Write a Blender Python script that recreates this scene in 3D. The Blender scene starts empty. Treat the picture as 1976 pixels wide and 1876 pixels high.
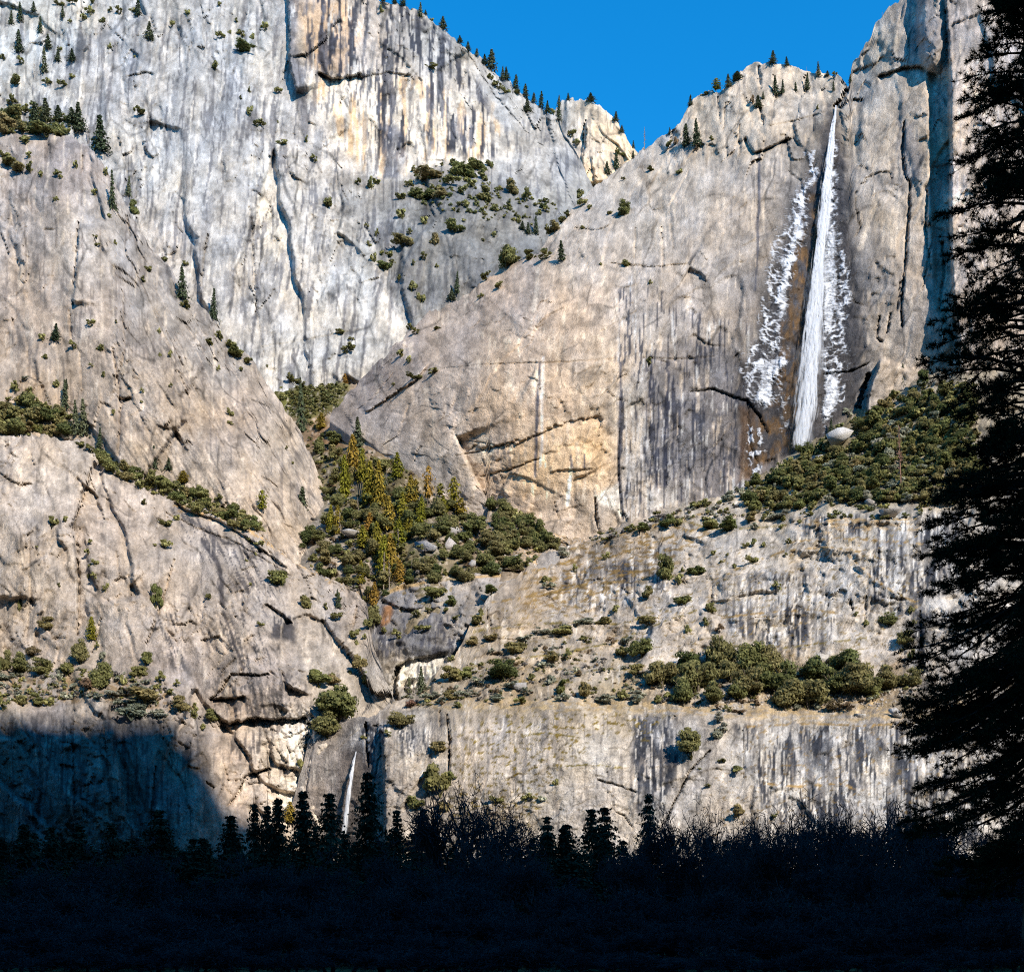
import bpy, bmesh, math, random
import numpy as np
from mathutils import Vector

# ------------------------------------------------------------------ camera, sky, sun, exposure
SC = bpy.context.scene
COL = SC.collection
F, CX, HY, CAMZ = 2371.0, 988.0, 1779.0, 1.7      # focal length and horizon of the photograph (1976 wide)
cam_data = bpy.data.cameras.new('camera')
cam = bpy.data.objects.new('camera', cam_data)
COL.objects.link(cam)
cam.location = (0, 0, CAMZ)
cam.rotation_euler = (math.radians(90), 0, 0)
cam_data.sensor_fit = 'HORIZONTAL'
cam_data.sensor_width = 36.0
cam_data.lens = 36.0 * F / 1976.0
cam_data.shift_y = (HY - 938.0) / 1976.0
cam_data.clip_start = 0.5
cam_data.clip_end = 20000
SC.camera = cam

SUN_EL, SUN_AZ = math.radians(34), math.radians(36)   # sun behind the camera, to the right
SUN = np.array([math.sin(SUN_AZ) * math.cos(SUN_EL), -math.cos(SUN_AZ) * math.cos(SUN_EL), math.sin(SUN_EL)])
world = bpy.data.worlds.new('World')
SC.world = world
world.use_nodes = True
wn = world.node_tree
wn.nodes.clear()
sky = wn.nodes.new('ShaderNodeTexSky')
sky.sky_type = 'NISHITA'
sky.sun_disc = False
sky.sun_elevation = SUN_EL
sky.sun_rotation = math.atan2(SUN[0], SUN[1])
sky.altitude = 0
sky.air_density = 1.0
sky.dust_density = 0.0
sky.ozone_density = 10.0
bg = wn.nodes.new('ShaderNodeBackground')
bg.inputs['Strength'].default_value = 0.15
wo = wn.nodes.new('ShaderNodeOutputWorld')
hs = wn.nodes.new('ShaderNodeHueSaturation')      # the photograph's deep polarised blue, over the whole dome
hs.inputs['Saturation'].default_value = 1.18
hs.inputs['Hue'].default_value = 0.489
wn.links.new(sky.outputs[0], hs.inputs['Color'])
wn.links.new(hs.outputs[0], bg.inputs['Color'])
wn.links.new(bg.outputs[0], wo.inputs['Surface'])

sl = bpy.data.lights.new('sun', 'SUN')
sl.energy = 3.5
sl.angle = math.radians(0.53)
sl.color = (1.0, 0.92, 0.82)
sun = bpy.data.objects.new('sun', sl)
COL.objects.link(sun)
sun.rotation_euler = Vector(-SUN).to_track_quat('-Z', 'Y').to_euler()
sun.location = Vector(SUN) * 3000

vs = SC.view_settings
vs.view_transform = 'Standard'
vs.look = 'None'
vs.exposure = 0.9
vs.gamma = 1.0
vs.use_curve_mapping = False
SC.cycles.max_bounces = 5
SC.cycles.diffuse_bounces = 1
SC.cycles.transparent_max_bounces = 80
SC.cycles.use_denoising = False
SC.cycles.filter_width = 1.1

# ------------------------------------------------------------------ noise in numpy
_R = np.random.RandomState(11)
_PERM = np.concatenate([_R.permutation(4096)] * 2).astype(np.int32)
_VAL = _R.rand(4096).astype(np.float32)
_GX = np.cos(_VAL * 6.2831853).astype(np.float32); _GY = np.sin(_VAL * 6.2831853).astype(np.float32)

def _hi(ix, iy, seed):
    return _PERM[_PERM[(ix + seed * 157) & 4095] + ((iy + seed * 59) & 4095)]

def _h(ix, iy, seed):
    return _VAL[_hi(np.asarray(ix).astype(np.int32), np.asarray(iy).astype(np.int32), seed)]

def gn(x, y, seed=0):
    x = np.asarray(x, np.float32); y = np.asarray(y, np.float32)
    x0 = np.floor(x); y0 = np.floor(y)
    fx = x - x0; fy = y - y0
    ix = x0.astype(np.int32); iy = y0.astype(np.int32)
    u = fx * fx * fx * (fx * (fx * 6 - 15) + 10); v = fy * fy * fy * (fy * (fy * 6 - 15) + 10)
    a = _PERM[(ix + seed * 157) & 4095]; b = _PERM[(ix + 1 + seed * 157) & 4095]
    c = (iy + seed * 59) & 4095; d = (iy + 1 + seed * 59) & 4095
    def g(h, dx, dy): return _GX[h] * dx + _GY[h] * dy
    n0 = g(_PERM[a + c], fx, fy); n0 = n0 + u * (g(_PERM[b + c], fx - 1, fy) - n0)
    n1 = g(_PERM[a + d], fx, fy - 1); n1 = n1 + u * (g(_PERM[b + d], fx - 1, fy - 1) - n1)
    return 1.5 * (n0 + v * (n1 - n0))

def fbm(x, y, o=4, seed=0, gain=0.5):
    s = 0; a = 1.0; t = 0
    for k in range(o):
        s = s + a * gn(x, y, seed + k * 17); t += a
        x = x * 2.03 + 11.3; y = y * 2.03 + 7.7; a *= gain
    return s / t * 1.25

def ridge(x, y, o=3, seed=0):
    s = 0; a = 1.0; t = 0
    for k in range(o):
        s = s + a * (1 - np.abs(gn(x, y, seed + k * 13)) * 1.6); t += a
        x = x * 2.1 + 5.1; y = y * 2.1 + 3.3; a *= 0.5
    return s / t

def worley(x, y, seed=0):
    x = x.astype(np.float32); y = y.astype(np.float32)
    x0 = np.floor(x).astype(np.int32); y0 = np.floor(y).astype(np.int32)
    fx = x - x0; fy = y - y0
    d1 = np.full(x.shape, 9.0, np.float32); d2 = d1.copy(); hh = np.zeros(x.shape, np.int32)
    ox = np.zeros(x.shape, np.float32); oy = ox.copy()
    for j in (-1, 0, 1):
        for i in (-1, 0, 1):
            h = _hi(x0 + i, y0 + j, seed)
            dx = fx - i - _VAL[h]; dy = fy - j - _VAL[(h + 977) & 4095]
            d = np.sqrt(dx * dx + dy * dy)
            nr = d < d1
            d2 = np.where(nr, d1, np.minimum(d2, d)); d1 = np.where(nr, d, d1)
            hh = np.where(nr, h, hh); ox = np.where(nr, dx, ox); oy = np.where(nr, dy, oy)
    return d1, d2 - d1, _VAL[(hh + 311) & 4095], ox, oy

def facets(x, y, seed=0):
    """tilted plane per cell: angular rock blocks, about -1..1"""
    d1, e, h, ox, oy = worley(x, y, seed)
    gx = ((h * 7919.0) % 1.0 - 0.5) * 2; gy = ((h * 104729.0) % 1.0 - 0.5) * 2
    return (h - 0.5) * 0.9 + gx * ox * 0.9 + gy * oy * 0.7, e

def sstep(a, b, x):
    t = np.clip((x - a) / (b - a), 0, 1)
    return t * t * (3 - 2 * t)

def seg_dist(px, py, pts):
    """distance to a polyline, signed side (+ = right of the direction of travel in the picture), fraction along it"""
    pts = np.array(pts, float)
    L = np.concatenate([[0], np.cumsum(np.hypot(*np.diff(pts, axis=0).T))])
    best = np.full(px.shape, 1e9); side = np.zeros(px.shape); fr = np.zeros(px.shape)
    for k in range(len(pts) - 1):
        a = pts[k]; d = pts[k + 1] - a; l2 = (d * d).sum()
        t = np.clip(((px - a[0]) * d[0] + (py - a[1]) * d[1]) / l2, 0, 1)
        qx = px - a[0] - t * d[0]; qy = py - a[1] - t * d[1]
        ds = np.hypot(qx, qy)
        m = ds < best
        best = np.where(m, ds, best)
        side = np.where(m, np.sign(d[0] * (py - a[1]) - d[1] * (px - a[0])), side)
        fr = np.where(m, (L[k] + t * (L[k + 1] - L[k])) / L[-1], fr)
    return best, side, fr

def poly_sd(px, py, pts):
    """signed distance to a closed polygon, negative inside"""
    p = list(pts) + [pts[0]]
    d, _, _ = seg_dist(px, py, p)
    ins = np.zeros(px.shape, bool)
    for k in range(len(p) - 1):
        (x1, y1), (x2, y2) = p[k], p[k + 1]
        if y1 == y2: continue
        c = ((y1 > py) != (y2 > py)) & (px < (x2 - x1) * (py - y1) / (y2 - y1) + x1)
        ins ^= c
    return np.where(ins, -d, d)

def at(px, py, Y):
    """a point Y metres in front of the camera seen at (px, py) of the photograph"""
    return np.stack([(px - CX) / F * Y, Y, CAMZ + (HY - py) / F * Y], -1)

def tps(ctrl):
    c = np.array(ctrl, float)
    xy = c[:, :2] / 400.0
    n = len(c)
    d = np.hypot(xy[:, None, 0] - xy[None, :, 0], xy[:, None, 1] - xy[None, :, 1])
    K = d + 0.0
    K -= 0.02 * np.eye(n)
    Pm = np.c_[np.ones(n), xy]
    M = np.block([[K, Pm], [Pm.T, np.zeros((3, 3))]])
    w = np.linalg.solve(M, np.r_[c[:, 2], 0, 0, 0])
    def f(px, py):
        x = px / 400.0; y = py / 400.0
        r = w[n] + w[n + 1] * x + w[n + 2] * y
        for k in range(n):
            r = r + w[k] * np.sqrt((x - xy[k, 0]) ** 2 + (y - xy[k, 1]) ** 2 + 0.006)
        return r
    return f

# ------------------------------------------------------------------ tags
def tag(o, label=None, cat=None, group=None, kind=None):
    if label: o['label'] = label
    if cat: o['category'] = cat
    if group: o['group'] = group
    if kind: o['kind'] = kind
    return o

def mesh_obj(name, verts, faces, mat=None, parent=None, cols=None, smooth=False, link=True):
    """faces: (n,k) int array, or list of such arrays"""
    me = bpy.data.meshes.new(name)
    verts = np.asarray(verts, np.float32).reshape(-1, 3)
    fl = faces if isinstance(faces, list) else [faces]
    fl = [np.asarray(f, np.int32) for f in fl if len(f)]
    me.vertices.add(len(verts)); me.vertices.foreach_set('co', verts.ravel())
    tot = sum(f.size for f in fl); nf = sum(len(f) for f in fl)
    me.loops.add(tot); me.polygons.add(nf)
    me.loops.foreach_set('vertex_index', np.concatenate([f.ravel() for f in fl]))
    sizes = np.concatenate([np.full(len(f), f.shape[1], np.int32) for f in fl])
    st = np.concatenate([[0], np.cumsum(sizes)[:-1]]).astype(np.int32)
    me.polygons.foreach_set('loop_start', st)
    if smooth: me.polygons.foreach_set('use_smooth', np.ones(nf, bool))
    if cols is not None:
        at_ = me.color_attributes.new('Col', 'FLOAT_COLOR', 'POINT')
        c4 = np.ones((len(verts), 4), np.float32); c4[:, :3] = cols
        at_.data.foreach_set('color', c4.ravel())
    me.update(calc_edges=True)
    if mat: me.materials.append(mat)
    if not link: return me
    o = bpy.data.objects.new(name, me)
    COL.objects.link(o)
    if parent: o.parent = parent
    return o

# ------------------------------------------------------------------ materials
def new_mat(name):
    m = bpy.data.materials.new(name); m.use_nodes = True
    nt = m.node_tree; nt.nodes.clear()
    out = nt.nodes.new('ShaderNodeOutputMaterial')
    return m, nt, out

def N(nt, t, **kw):
    n = nt.nodes.new(t)
    for k, v in kw.items():
        if k.startswith('i_'): n.inputs[k[2:].replace('_', ' ')].default_value = v
        else: setattr(n, k, v)
    return n

def rock_material():
    m, nt, out = new_mat('granite')
    L = nt.links.new
    geo = N(nt, 'ShaderNodeNewGeometry')
    att = N(nt, 'ShaderNodeAttribute', attribute_name='Col')
    def mapped(sx, sy, sz):
        mp = N(nt, 'ShaderNodeVectorMath', operation='MULTIPLY'); mp.inputs[1].default_value = (sx, sy, sz)
        L(geo.outputs['Position'], mp.inputs[0]); return mp.outputs[0]
    def noise(vec, scale, det, rough):
        n = N(nt, 'ShaderNodeTexNoise'); n.inputs['Scale'].default_value = scale
        n.inputs['Detail'].default_value = det; n.inputs['Roughness'].default_value = rough
        L(vec, n.inputs['Vector']); return n.outputs[0]
    n1 = noise(mapped(1, 1, 0.16), 0.16, 3, 0.62)      # fine vertical streaking
    n2 = noise(mapped(1, 1, 1), 0.8, 3, 0.75)          # grain
    n3 = noise(mapped(1, 1, 0.7), 0.05, 2, 0.6)
    def remap(v, a, b, lo, hi):
        r = N(nt, 'ShaderNodeMapRange'); r.inputs[1].default_value = a; r.inputs[2].default_value = b
        r.inputs[3].default_value = lo; r.inputs[4].default_value = hi; L(v, r.inputs[0]); return r.outputs[0]
    def mul(a, b):
        k = N(nt, 'ShaderNodeMath', operation='MULTIPLY'); L(a, k.inputs[0]); L(b, k.inputs[1]); return k.outputs[0]
    v = mul(mul(remap(n1, .3, .7, .87, 1.1), remap(n2, .3, .7, .7, 1.28)), remap(n3, .3, .7, .88, 1.1))
    sc = N(nt, 'ShaderNodeVectorMath', operation='SCALE')
    L(att.outputs['Color'], sc.inputs[0]); L(v, sc.inputs['Scale'])
    bsdf = N(nt, 'ShaderNodeBsdfPrincipled')
    bsdf.inputs['Roughness'].default_value = 0.9
    bsdf.inputs['Specular IOR Level'].default_value = 0.15
    L(sc.outputs[0], bsdf.inputs['Base Color'])
    h2 = N(nt, 'ShaderNodeMath', operation='MULTIPLY_ADD'); L(n1, h2.inputs[0]); h2.inputs[1].default_value = .25; L(n2, h2.inputs[2])
    bp = N(nt, 'ShaderNodeBump'); bp.inputs['Strength'].default_value = 1.0; bp.inputs['Distance'].default_value = 1.0
    L(h2.outputs[0], bp.inputs['Height']); L(bp.outputs[0], bsdf.inputs['Normal'])
    L(bsdf.outputs[0], out.inputs['Surface'])
    return m
ROCK = rock_material()

# ------------------------------------------------------------------ terrain
STEP = 2.6
LAYERS = []
class Layer:
    def __init__(s, name, top, bot, ctrl, step=STEP, rag=1.0):
        s.name = name
        s.px0, s.px1 = top[0][0], top[-1][0]
        n = int((s.px1 - s.px0) / step) + 1
        s.cols = np.linspace(s.px0, s.px1, n)
        s.top = np.interp(s.cols, [p[0] for p in top], [p[1] for p in top])
        s.bot = np.interp(s.cols, [p[0] for p in bot], [p[1] for p in bot])
        s.top0 = s.top.copy()
        sd = abs(hash_name(name)) % 1000
        s.seed = sd
        q = s.cols + 8 * gn(s.cols / 30, s.cols * 0 + 1.7, sd)
        s.top += rag * (4.0 * fbm(s.cols / 26.0, s.cols * 0 + sd, 4, sd, 0.6) + 7 * (_h(np.floor(q / 13), q * 0, sd) - .5) + 4 * (_h(np.floor(q / 5.5), q * 0, sd + 3) - .5))      # ragged rim
        s.bot = np.maximum(s.bot, s.top + 4)
        m = int((s.bot - s.top).max() / step) + 1
        s.m, s.n = m, n
        t = np.linspace(0, 1, m)[:, None]
        s.PY = s.bot[None] + (s.top - s.bot)[None] * t
        s.PX = np.broadcast_to(s.cols[None], s.PY.shape).copy()
        s.base = tps(ctrl)
        s.Y = s.base(s.PX, s.PY)
        s.Y0 = s.Y.copy()
        s.col = None
        # metres on the face
        s.X = (s.PX - CX) / F * 1100; s.Z = (HY - s.PY) / F * 1100
    def warp(s, a=6, sc=40, seed=3):
        return (s.PX + a * fbm(s.PX / sc, s.PY / sc, 3, s.seed + seed), s.PY + a * fbm(s.PX / sc, s.PY / sc, 3, s.seed + seed + 50))
    def rough(s, flute=3.0, block=4.0, big=10.0, bw=28.0, asp=2.2, lean=0.0, slab=None):
        """slabs, blocks, flakes and chips: tilted planes of four sizes, drawn out along the joints of the rock"""
        X, Z = s.X, s.Z
        wx = X + 8 * fbm(X / 55, Z / 55, 3, s.seed + 1); wz = Z + 10 * fbm(X / 55, Z / 55, 3, s.seed + 2)
        lx = wx + lean * wz
        slab = block * 2.0 if slab is None else slab
        d = big * fbm(X / 150, Z / 200, 3, s.seed + 4)
        f0, e0 = facets(lx / (bw * 2.6), wz / (bw * 2.6 * asp), s.seed + 3)
        f1, e1 = facets(lx / bw, wz / (bw * asp), s.seed + 5)
        f2, e2 = facets((wx + lean * .6 * wz) / (bw * .42), wz / (bw * .42 * max(1, asp * .7)), s.seed + 6)
        f4, e4 = facets(wx / (bw * .19), wz / (bw * .19 * max(1, asp * .5)), s.seed + 9)
        act = sstep(-.25, .35, fbm(X / 60, Z / 70, 3, s.seed + 10))          # calm sheets beside broken ground
        e = slab * f0 + block * f1 * (.45 + .8 * act)
        for _ in range(2):                                      # weathered edges
            q = np.pad(e, 1, mode='edge'); e = .36 * e + .16 * (q[2:, 1:-1] + q[:-2, 1:-1] + q[1:-1, 2:] + q[1:-1, :-2])
        d += e + block * .5 * f2 * (.25 + 1.1 * act) + block * .22 * f4 * (.3 + 1.2 * act)
        d += flute * (1 - ridge(lx / 26, wz / 220, 3, s.seed + 7)) * (.25 + 1.2 * sstep(-.1, .35, fbm(X / 80, Z / 120, 2, s.seed + 12)))
        jn = np.abs(gn(lx / 40, wz / 300, s.seed + 15)); d += .3 * block * (1 - sstep(.0, .09, jn)) * sstep(-.1, .2, fbm(X / 60, Z / 90, 2, s.seed + 14))
        d += 0.55 * fbm(X / 4, Z / 5, 2, s.seed + 8)
        s.e1, s.e2, s.act = e1, e2, act
        return d
    # features
    def bbox(s, pts, pad):
        a = np.array(pts)
        return (s.PX > a[:, 0].min() - pad) & (s.PX < a[:, 0].max() + pad) & (s.PY > a[:, 1].min() - pad) & (s.PY < a[:, 1].max() + pad)
    def crack(s, pts, depth, width, wob=2.0, dark=0.0, taper=True):
        m = s.bbox(pts, width * 3 + 10)
        px, py = s.PX[m], s.PY[m]
        wx = px + wob * fbm(px / 12, py / 12, 2, s.seed + 21); wy = py + wob * fbm(px / 12, py / 12, 2, s.seed + 22)
        d, sd, fr = seg_dist(wx, wy, pts)
        w = .62 * width * (0.4 + 1.1 * np.abs(gn(fr * 7, fr * 0 + 3.3, s.seed + int(pts[0][0]))))
        if taper: w = w * (0.35 + 0.65 * np.sin(np.pi * np.clip(fr, 0.03, .97)))
        k = 1 - sstep(w * .5, w * .5 + 1.8, d)
        s.Y[m] += .55 * depth * k
        if dark and s.col is not None:
            s.col[m] = s.col[m] * (1 - (dark * k)[:, None])
    def step(s, pts, dY, fall=200, wob=3.0, soft=2.0, fade=0.08):
        """side to the right of the line's travel moves by dY (negative = towards the camera), dying out over fall px"""
        m = s.bbox(pts, fall * 1.2 + 10)
        px, py = s.PX[m], s.PY[m]
        wx = px + wob * fbm(px / 15, py / 15, 3, s.seed + 31); wy = py + wob * fbm(px / 15, py / 15, 3, s.seed + 32)
        d, sd, fr = seg_dist(wx, wy, pts)
        k = sstep(-soft, soft, d * sd) * np.exp(-np.maximum(d, 0) / fall * 2.0)
        k = np.where(sd > 0, k, k * (d < soft * 2))
        if fade > 0: k *= sstep(0.0, fade, fr) * sstep(0.0, fade, 1 - fr)
        s.Y[m] += dY * k
    def mask(s, pts, soft=6, wob=8, sc=30, seed=0):
        m = s.bbox(pts, soft * 2 + wob * 2 + 8)
        px, py = s.PX[m], s.PY[m]
        wx = px + wob * fbm(px / sc, py / sc, 4, s.seed + 41 + seed); wy = py + wob * fbm(px / sc, py / sc, 4, s.seed + 42 + seed)
        r = np.zeros(s.PX.shape)
        r[m] = 1 - sstep(-soft, soft, poly_sd(wx, wy, pts))
        return r
    def line(s, pts, width, wob=3, sc=25):
        m = s.bbox(pts, width * 3 + wob * 2 + 8)
        px, py = s.PX[m], s.PY[m]
        wx = px + wob * fbm(px / sc, py / (sc * 3), 3, s.seed + 51); wy = py
        d, sd, fr = seg_dist(wx, wy, pts)
        r = np.zeros(s.PX.shape)
        w = width * (0.6 + .8 * np.abs(gn(fr * 5, fr * 0 + pts[0][0] * .37, s.seed)))
        r[m] = 1 - sstep(w * .35, w * .7 + 1.2, d)
        return r
    def paint(s, mask, c):
        s.col = s.col * (1 - mask[..., None]) + np.array(c) * mask[..., None]
    def idw(s, pts, p=3.0, wob=25):
        wx, wy = s.warp(wob, 60, 61)
        num = 0; den = 0
        for (x, y, c) in pts:
            w = 1.0 / ((wx - x) ** 2 + (wy - y) ** 2 + 900.0) ** (p / 2)
            num = num + w[..., None] * np.array(c); den = den + w
        s.col = num / den[..., None]
    def streak(s, w, seed=0, asp=16, lean=0.0):
        x = (s.PX + lean * s.PY + 5 * fbm(s.PX / 40, s.PY / 90, 3, s.seed + 71)) / w
        y = s.PY / (w * asp); r = 0; a = 1.0; t = 0
        for k in range(4):
            r = r + a * gn(x, y + .21 * k, s.seed + 72 + seed + 17 * k); t += a
            x = x * 2.05 + 3.1; y = y * 1.3 + 7.7; a *= .62
        return r / t * 1.35
    def dark_streaks(s, mask, c, w=7, th=.12, sft=.10, seed=0, asp=16, lean=0.0, op=.85):
        g = s.streak(w, seed, asp, lean)
        k = sstep(th, th + sft, g + .42 * fbm(s.PX / 55, s.PY / 70, 3, s.seed + 81 + seed)) * mask * op
        s.paint(k, c)
    def mottle(s, a=.16, b=.14):
        X, Z = s.X, s.Z
        k = 1 + a * fbm(X / 40, Z / 60, 4, s.seed + 91, .6) + b * fbm(X / 9, Z / 12, 3, s.seed + 92, .65)
        st = 1 + .09 * s.streak(5, 11) + .07 * s.streak(16, 12)
        sp = fbm(X / 3.2, Z / 3.6, 2, s.seed + 96, .7); li = fbm(X / 14, Z / 16, 4, s.seed + 97, .65)
        st = st * (1 + .16 * sp) * (1 - .22 * sstep(.12, .3, li) + .16 * sstep(.15, .33, -li))
        s.col = s.col * (k * st)[..., None]
        if hasattr(s, 'e1'):                                    # dirt and lichen lodged in some of the joints
            jm = sstep(.0, .3, fbm(X / 34, Z / 46, 3, s.seed + 98)); jm2 = sstep(.05, .3, fbm(X / 22, Z / 30, 3, s.seed + 99))
            s.col = s.col * (1 - .42 * (1 - sstep(.0, .07, s.e1)) * jm - .34 * (1 - sstep(.0, .12, s.e2)) * jm2 * (.3 + .7 * s.act))[..., None]
        s.col = np.clip(s.col * (1 + np.stack([.05 * fbm(X / 30, Z / 40, 3, s.seed + 93), 0 * X, -.07 * fbm(X / 30, Z / 40, 3, s.seed + 93)], -1)), .015, .9)
    def ledge(s, pts, d, fall=26, grass=None, gw=3.0):
        s.step(pts, -d, fall, wob=5, soft=1.5)
        if grass is not None and s.col is not None:
            m = s.line(pts, gw, 5, 15); s.paint(m * sstep(-.15, .1, fbm(s.PX / 14, s.PY / 9, 3, s.seed + 95)) * .85, grass)
    def build(s, label_name, gain=1.0, back=(4, 14, 40, 110, 260), drop=.06, skirt=(3, 10)):
        P = at(s.PX, s.PY, s.Y)
        C = s.col
        lum = (C * np.array([.3, .5, .2])).sum(-1, keepdims=True)
        ln = .35 * np.power(lum / .35, 1.45)
        C = np.clip((ln + (C - lum) * ln / lum * 1.5) * gain, .012, .85)
        rows = [P]; cr = [C]
        last = P[-1]
        for b in back:
            q = last.copy(); q[:, 1] += b; q[:, 0] += (q[:, 0] / last[:, 1]) * b; q[:, 2] -= drop * b + 2 * (b > 5)
            rows.append(q[None]); cr.append(C[-1][None])
        lo = P[0]
        pre = []; pc = []
        for b in skirt[::-1]:
            q = lo.copy(); q[:, 2] -= b
            pre.append(q[None]); pc.append(C[0][None])
        V = np.concatenate(pre + rows, 0); K = np.concatenate(pc + cr, 0)
        mm, nn = V.shape[:2]
        idx = np.arange(mm * nn).reshape(mm, nn)
        f = np.stack([idx[:-1, :-1], idx[:-1, 1:], idx[1:, 1:], idx[1:, :-1]], -1).reshape(-1, 4)
        o = mesh_obj(label_name, V, f, ROCK, cols=K.reshape(-1, 3), smooth=False)
        tag(o, kind='structure')
        LAYERS.append(s)
        s.obj = o
        return o
    def sample(s, px, py):
        if not (s.px0 <= px <= s.px1): return None
        ci = (px - s.px0) / (s.px1 - s.px0) * (s.n - 1)
        i = min(int(ci), s.n - 2); a = ci - i
        tp = s.top[i] * (1 - a) + s.top[i + 1] * a; bt = s.bot[i] * (1 - a) + s.bot[i + 1] * a
        t = (py - bt) / (tp - bt)
        if t < 0 or t > 1.0: return None
        r = t * (s.m - 1); j = min(int(r), s.m - 2); b = r - j
        Y = s.Y
        return (Y[j, i] * (1 - a) + Y[j, i + 1] * a) * (1 - b) + (Y[j + 1, i] * (1 - a) + Y[j + 1, i + 1] * a) * b

def hash_name(n):
    r = 7
    for ch in n: r = (r * 31 + ord(ch)) % 100003
    return r

def surf(px, py, only=None):
    """nearest terrain point seen at (px, py); searches downwards when the pixel is above a rim"""
    for k in range(40):
        best = None
        for l in LAYERS:
            if only and l.name not in only: continue
            y = l.sample(px, py + k)
            if y is not None and (best is None or y < best): best = y
        if best is not None:
            return best, py + k
    return None, py

# colours of the rock (albedo)
GREY = (.40, .395, .385); LGREY = (.50, .49, .475); WHITE = (.66, .63, .585); DK = (.12, .125, .14); MID = (.29, .285, .285)
TAN = (.45, .375, .31); LTAN = (.55, .46, .375); OCHRE = (.62, .45, .28); BROWN = (.24, .15, .09); GT = (.37, .33, .29); DGT = (.26, .235, .215)
MOSS = (.20, .15, .06); DRY = (.46, .33, .19); SOIL = (.27, .2, .14)
# ------------------------------------------------------------------ the valley walls, from back to front
def wall_far_left():
    s = Layer('far_left',
        top=[(-140, -160), (300, -150), (560, -90), (690, -22), (725, 2), (760, 8), (800, 20), (850, 52), (885, 84), (920, 108), (960, 148), (990, 166), (1012, 186), (1050, 214),
             (1078, 228), (1088, 256), (1118, 302), (1150, 380), (1240, 420)],
        bot=[(-140, 700), (0, 700), (300, 760), (500, 800), (720, 800), (900, 720), (1100, 560), (1240, 500)],
        ctrl=[(-140, -160, 1830), (-60, 0, 1750), (0, 100, 1680), (0, 300, 1600), (100, 400, 1550), (300, -100, 1790), (300, 0, 1730), (300, 300, 1590), (300, 600, 1480), (450, 100, 1690), (450, 400, 1550),
              (450, 700, 1450), (560, -90, 1830), (600, 0, 1760), (545, 60, 1740), (560, 300, 1650), (600, 500, 1540), (600, 740, 1440), (700, 700, 1450), (700, 100, 1760), (720, 300, 1700), (850, 100, 1860), (850, 300, 1750), (850, 345, 1670),
              (800, 450, 1590), (800, 600, 1510), (950, 200, 1860), (950, 330, 1730), (1000, 400, 1650), (1060, 250, 1900), (1100, 350, 1760), (1100, 450, 1650), (1130, 320, 1860), (1000, 600, 1500), (700, 900, 1420), (1240, 450, 1850), (0, 600, 1480)])
    s.Y += s.rough(flute=9, block=9, big=26, bw=30, asp=2.6, lean=.12, slab=20)
    fl = sstep(1000, 560, s.PX)
    s.Y += fl * s.act * 5 * (1 - ridge((s.X + .12 * s.Z) / 11, s.Z / 140, 2, 33))
    s.step([(575, 185), (558, 118), (560, 60), (552, -40)], -26, 120)
    s.step([(612, 138), (640, 153), (662, 152), (700, 140)], 22, 26, wob=2)
    s.step([(560, 112), (595, 104), (628, 76), (655, 32)], 12, 30)
    s.step([(640, 220), (690, 150), (745, 140), (800, 148)], 5, 60)
    s.step([(245, 148), (282, 139), (300, 145)], 8, 10, wob=1)
    s.step([(1076, 226), (1086, 256), (1120, 310)], 10, 60)
    for p, d, w in [([(388, 552), (394, 490), (401, 455)], 14, 7), ([(366, 100), (371, 85)], 8, 6), ([(495, 610), (487, 450), (480, 400)], 9, 5), ([(606, 655), (602, 580)], 7, 4),
                    ([(485, 300), (488, 330)], 6, 6), ([(640, 600), (622, 520), (608, 480)], 5, 4), ([(530, 690), (525, 640)], 6, 4), ([(508, 690), (490, 560), (486, 470)], 8, 5), ([(185, 90), (186, 55)], 6, 4),
                    ([(505, 670), (600, 655), (700, 635)], 4, 3), ([(900, 100), (950, 180), (1020, 260)], 7, 4), ([(700, 90), (705, 10)], 6, 5), ([(1010, 300), (1000, 220)], 6, 4), ([(545, 160), (560, 110)], 8, 6)]:
        s.crack(p, d, w)
    s.idw([(60, 60, (.47, .465, .45)), (200, 150, (.43, .42, .415)), (60, 380, (.34, .33, .325)), (300, 350, (.47, .455, .435)), (420, 250, (.38, .38, .385)), (400, 480, (.41, .405, .4)), (500, 80, (.42, .42, .42)), (560, 520, (.52, .49, .455)), (330, 330, LGREY), (330, 470, (.53, .49, .45)),
           (600, 720, (.53, .52, .50)), (620, 60, (.47, .40, .34)), (720, 60, (.44, .40, .37)), (700, 220, (.60, .54, .48)), (840, 60, (.40, .39, .38)), (860, 240, (.58, .52, .46)), (980, 200, (.41, .40, .39)), (1060, 300, (.42, .405, .39)),
           (850, 420, (.33, .33, .325)), (760, 520, (.36, .36, .355)), (950, 470, (.34, .34, .335)), (680, 560, (.5, .49, .47)), (1090, 420, (.36, .355, .345))])
    w1 = s.mask([(590, 150), (640, 160), (700, 145), (800, 150), (940, 200), (1000, 290), (940, 330), (870, 318), (800, 325), (745, 350), (700, 330), (655, 280), (615, 210)], 10, 14)
    s.paint(w1 * .75, (.64, .585, .52))
    s.dark_streaks(w1, (.60, .42, .27), w=22, th=.15, seed=4, asp=5, op=.55)
    s.paint(s.mask([(700, 440), (715, 430), (760, 590), (800, 670), (775, 690), (735, 590)], 5, 8) * .8, (.62, .59, .55))
    s.paint(s.mask([(480, 300), (520, 290), (545, 420), (560, 560), (520, 600), (500, 460)], 10, 14) * .6, (.6, .56, .5))
    s.paint(s.mask([(570, 0), (660, 0), (700, 60), (660, 140), (600, 130), (580, 60)], 10, 12) * .5, (.56, .40, .28))
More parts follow.
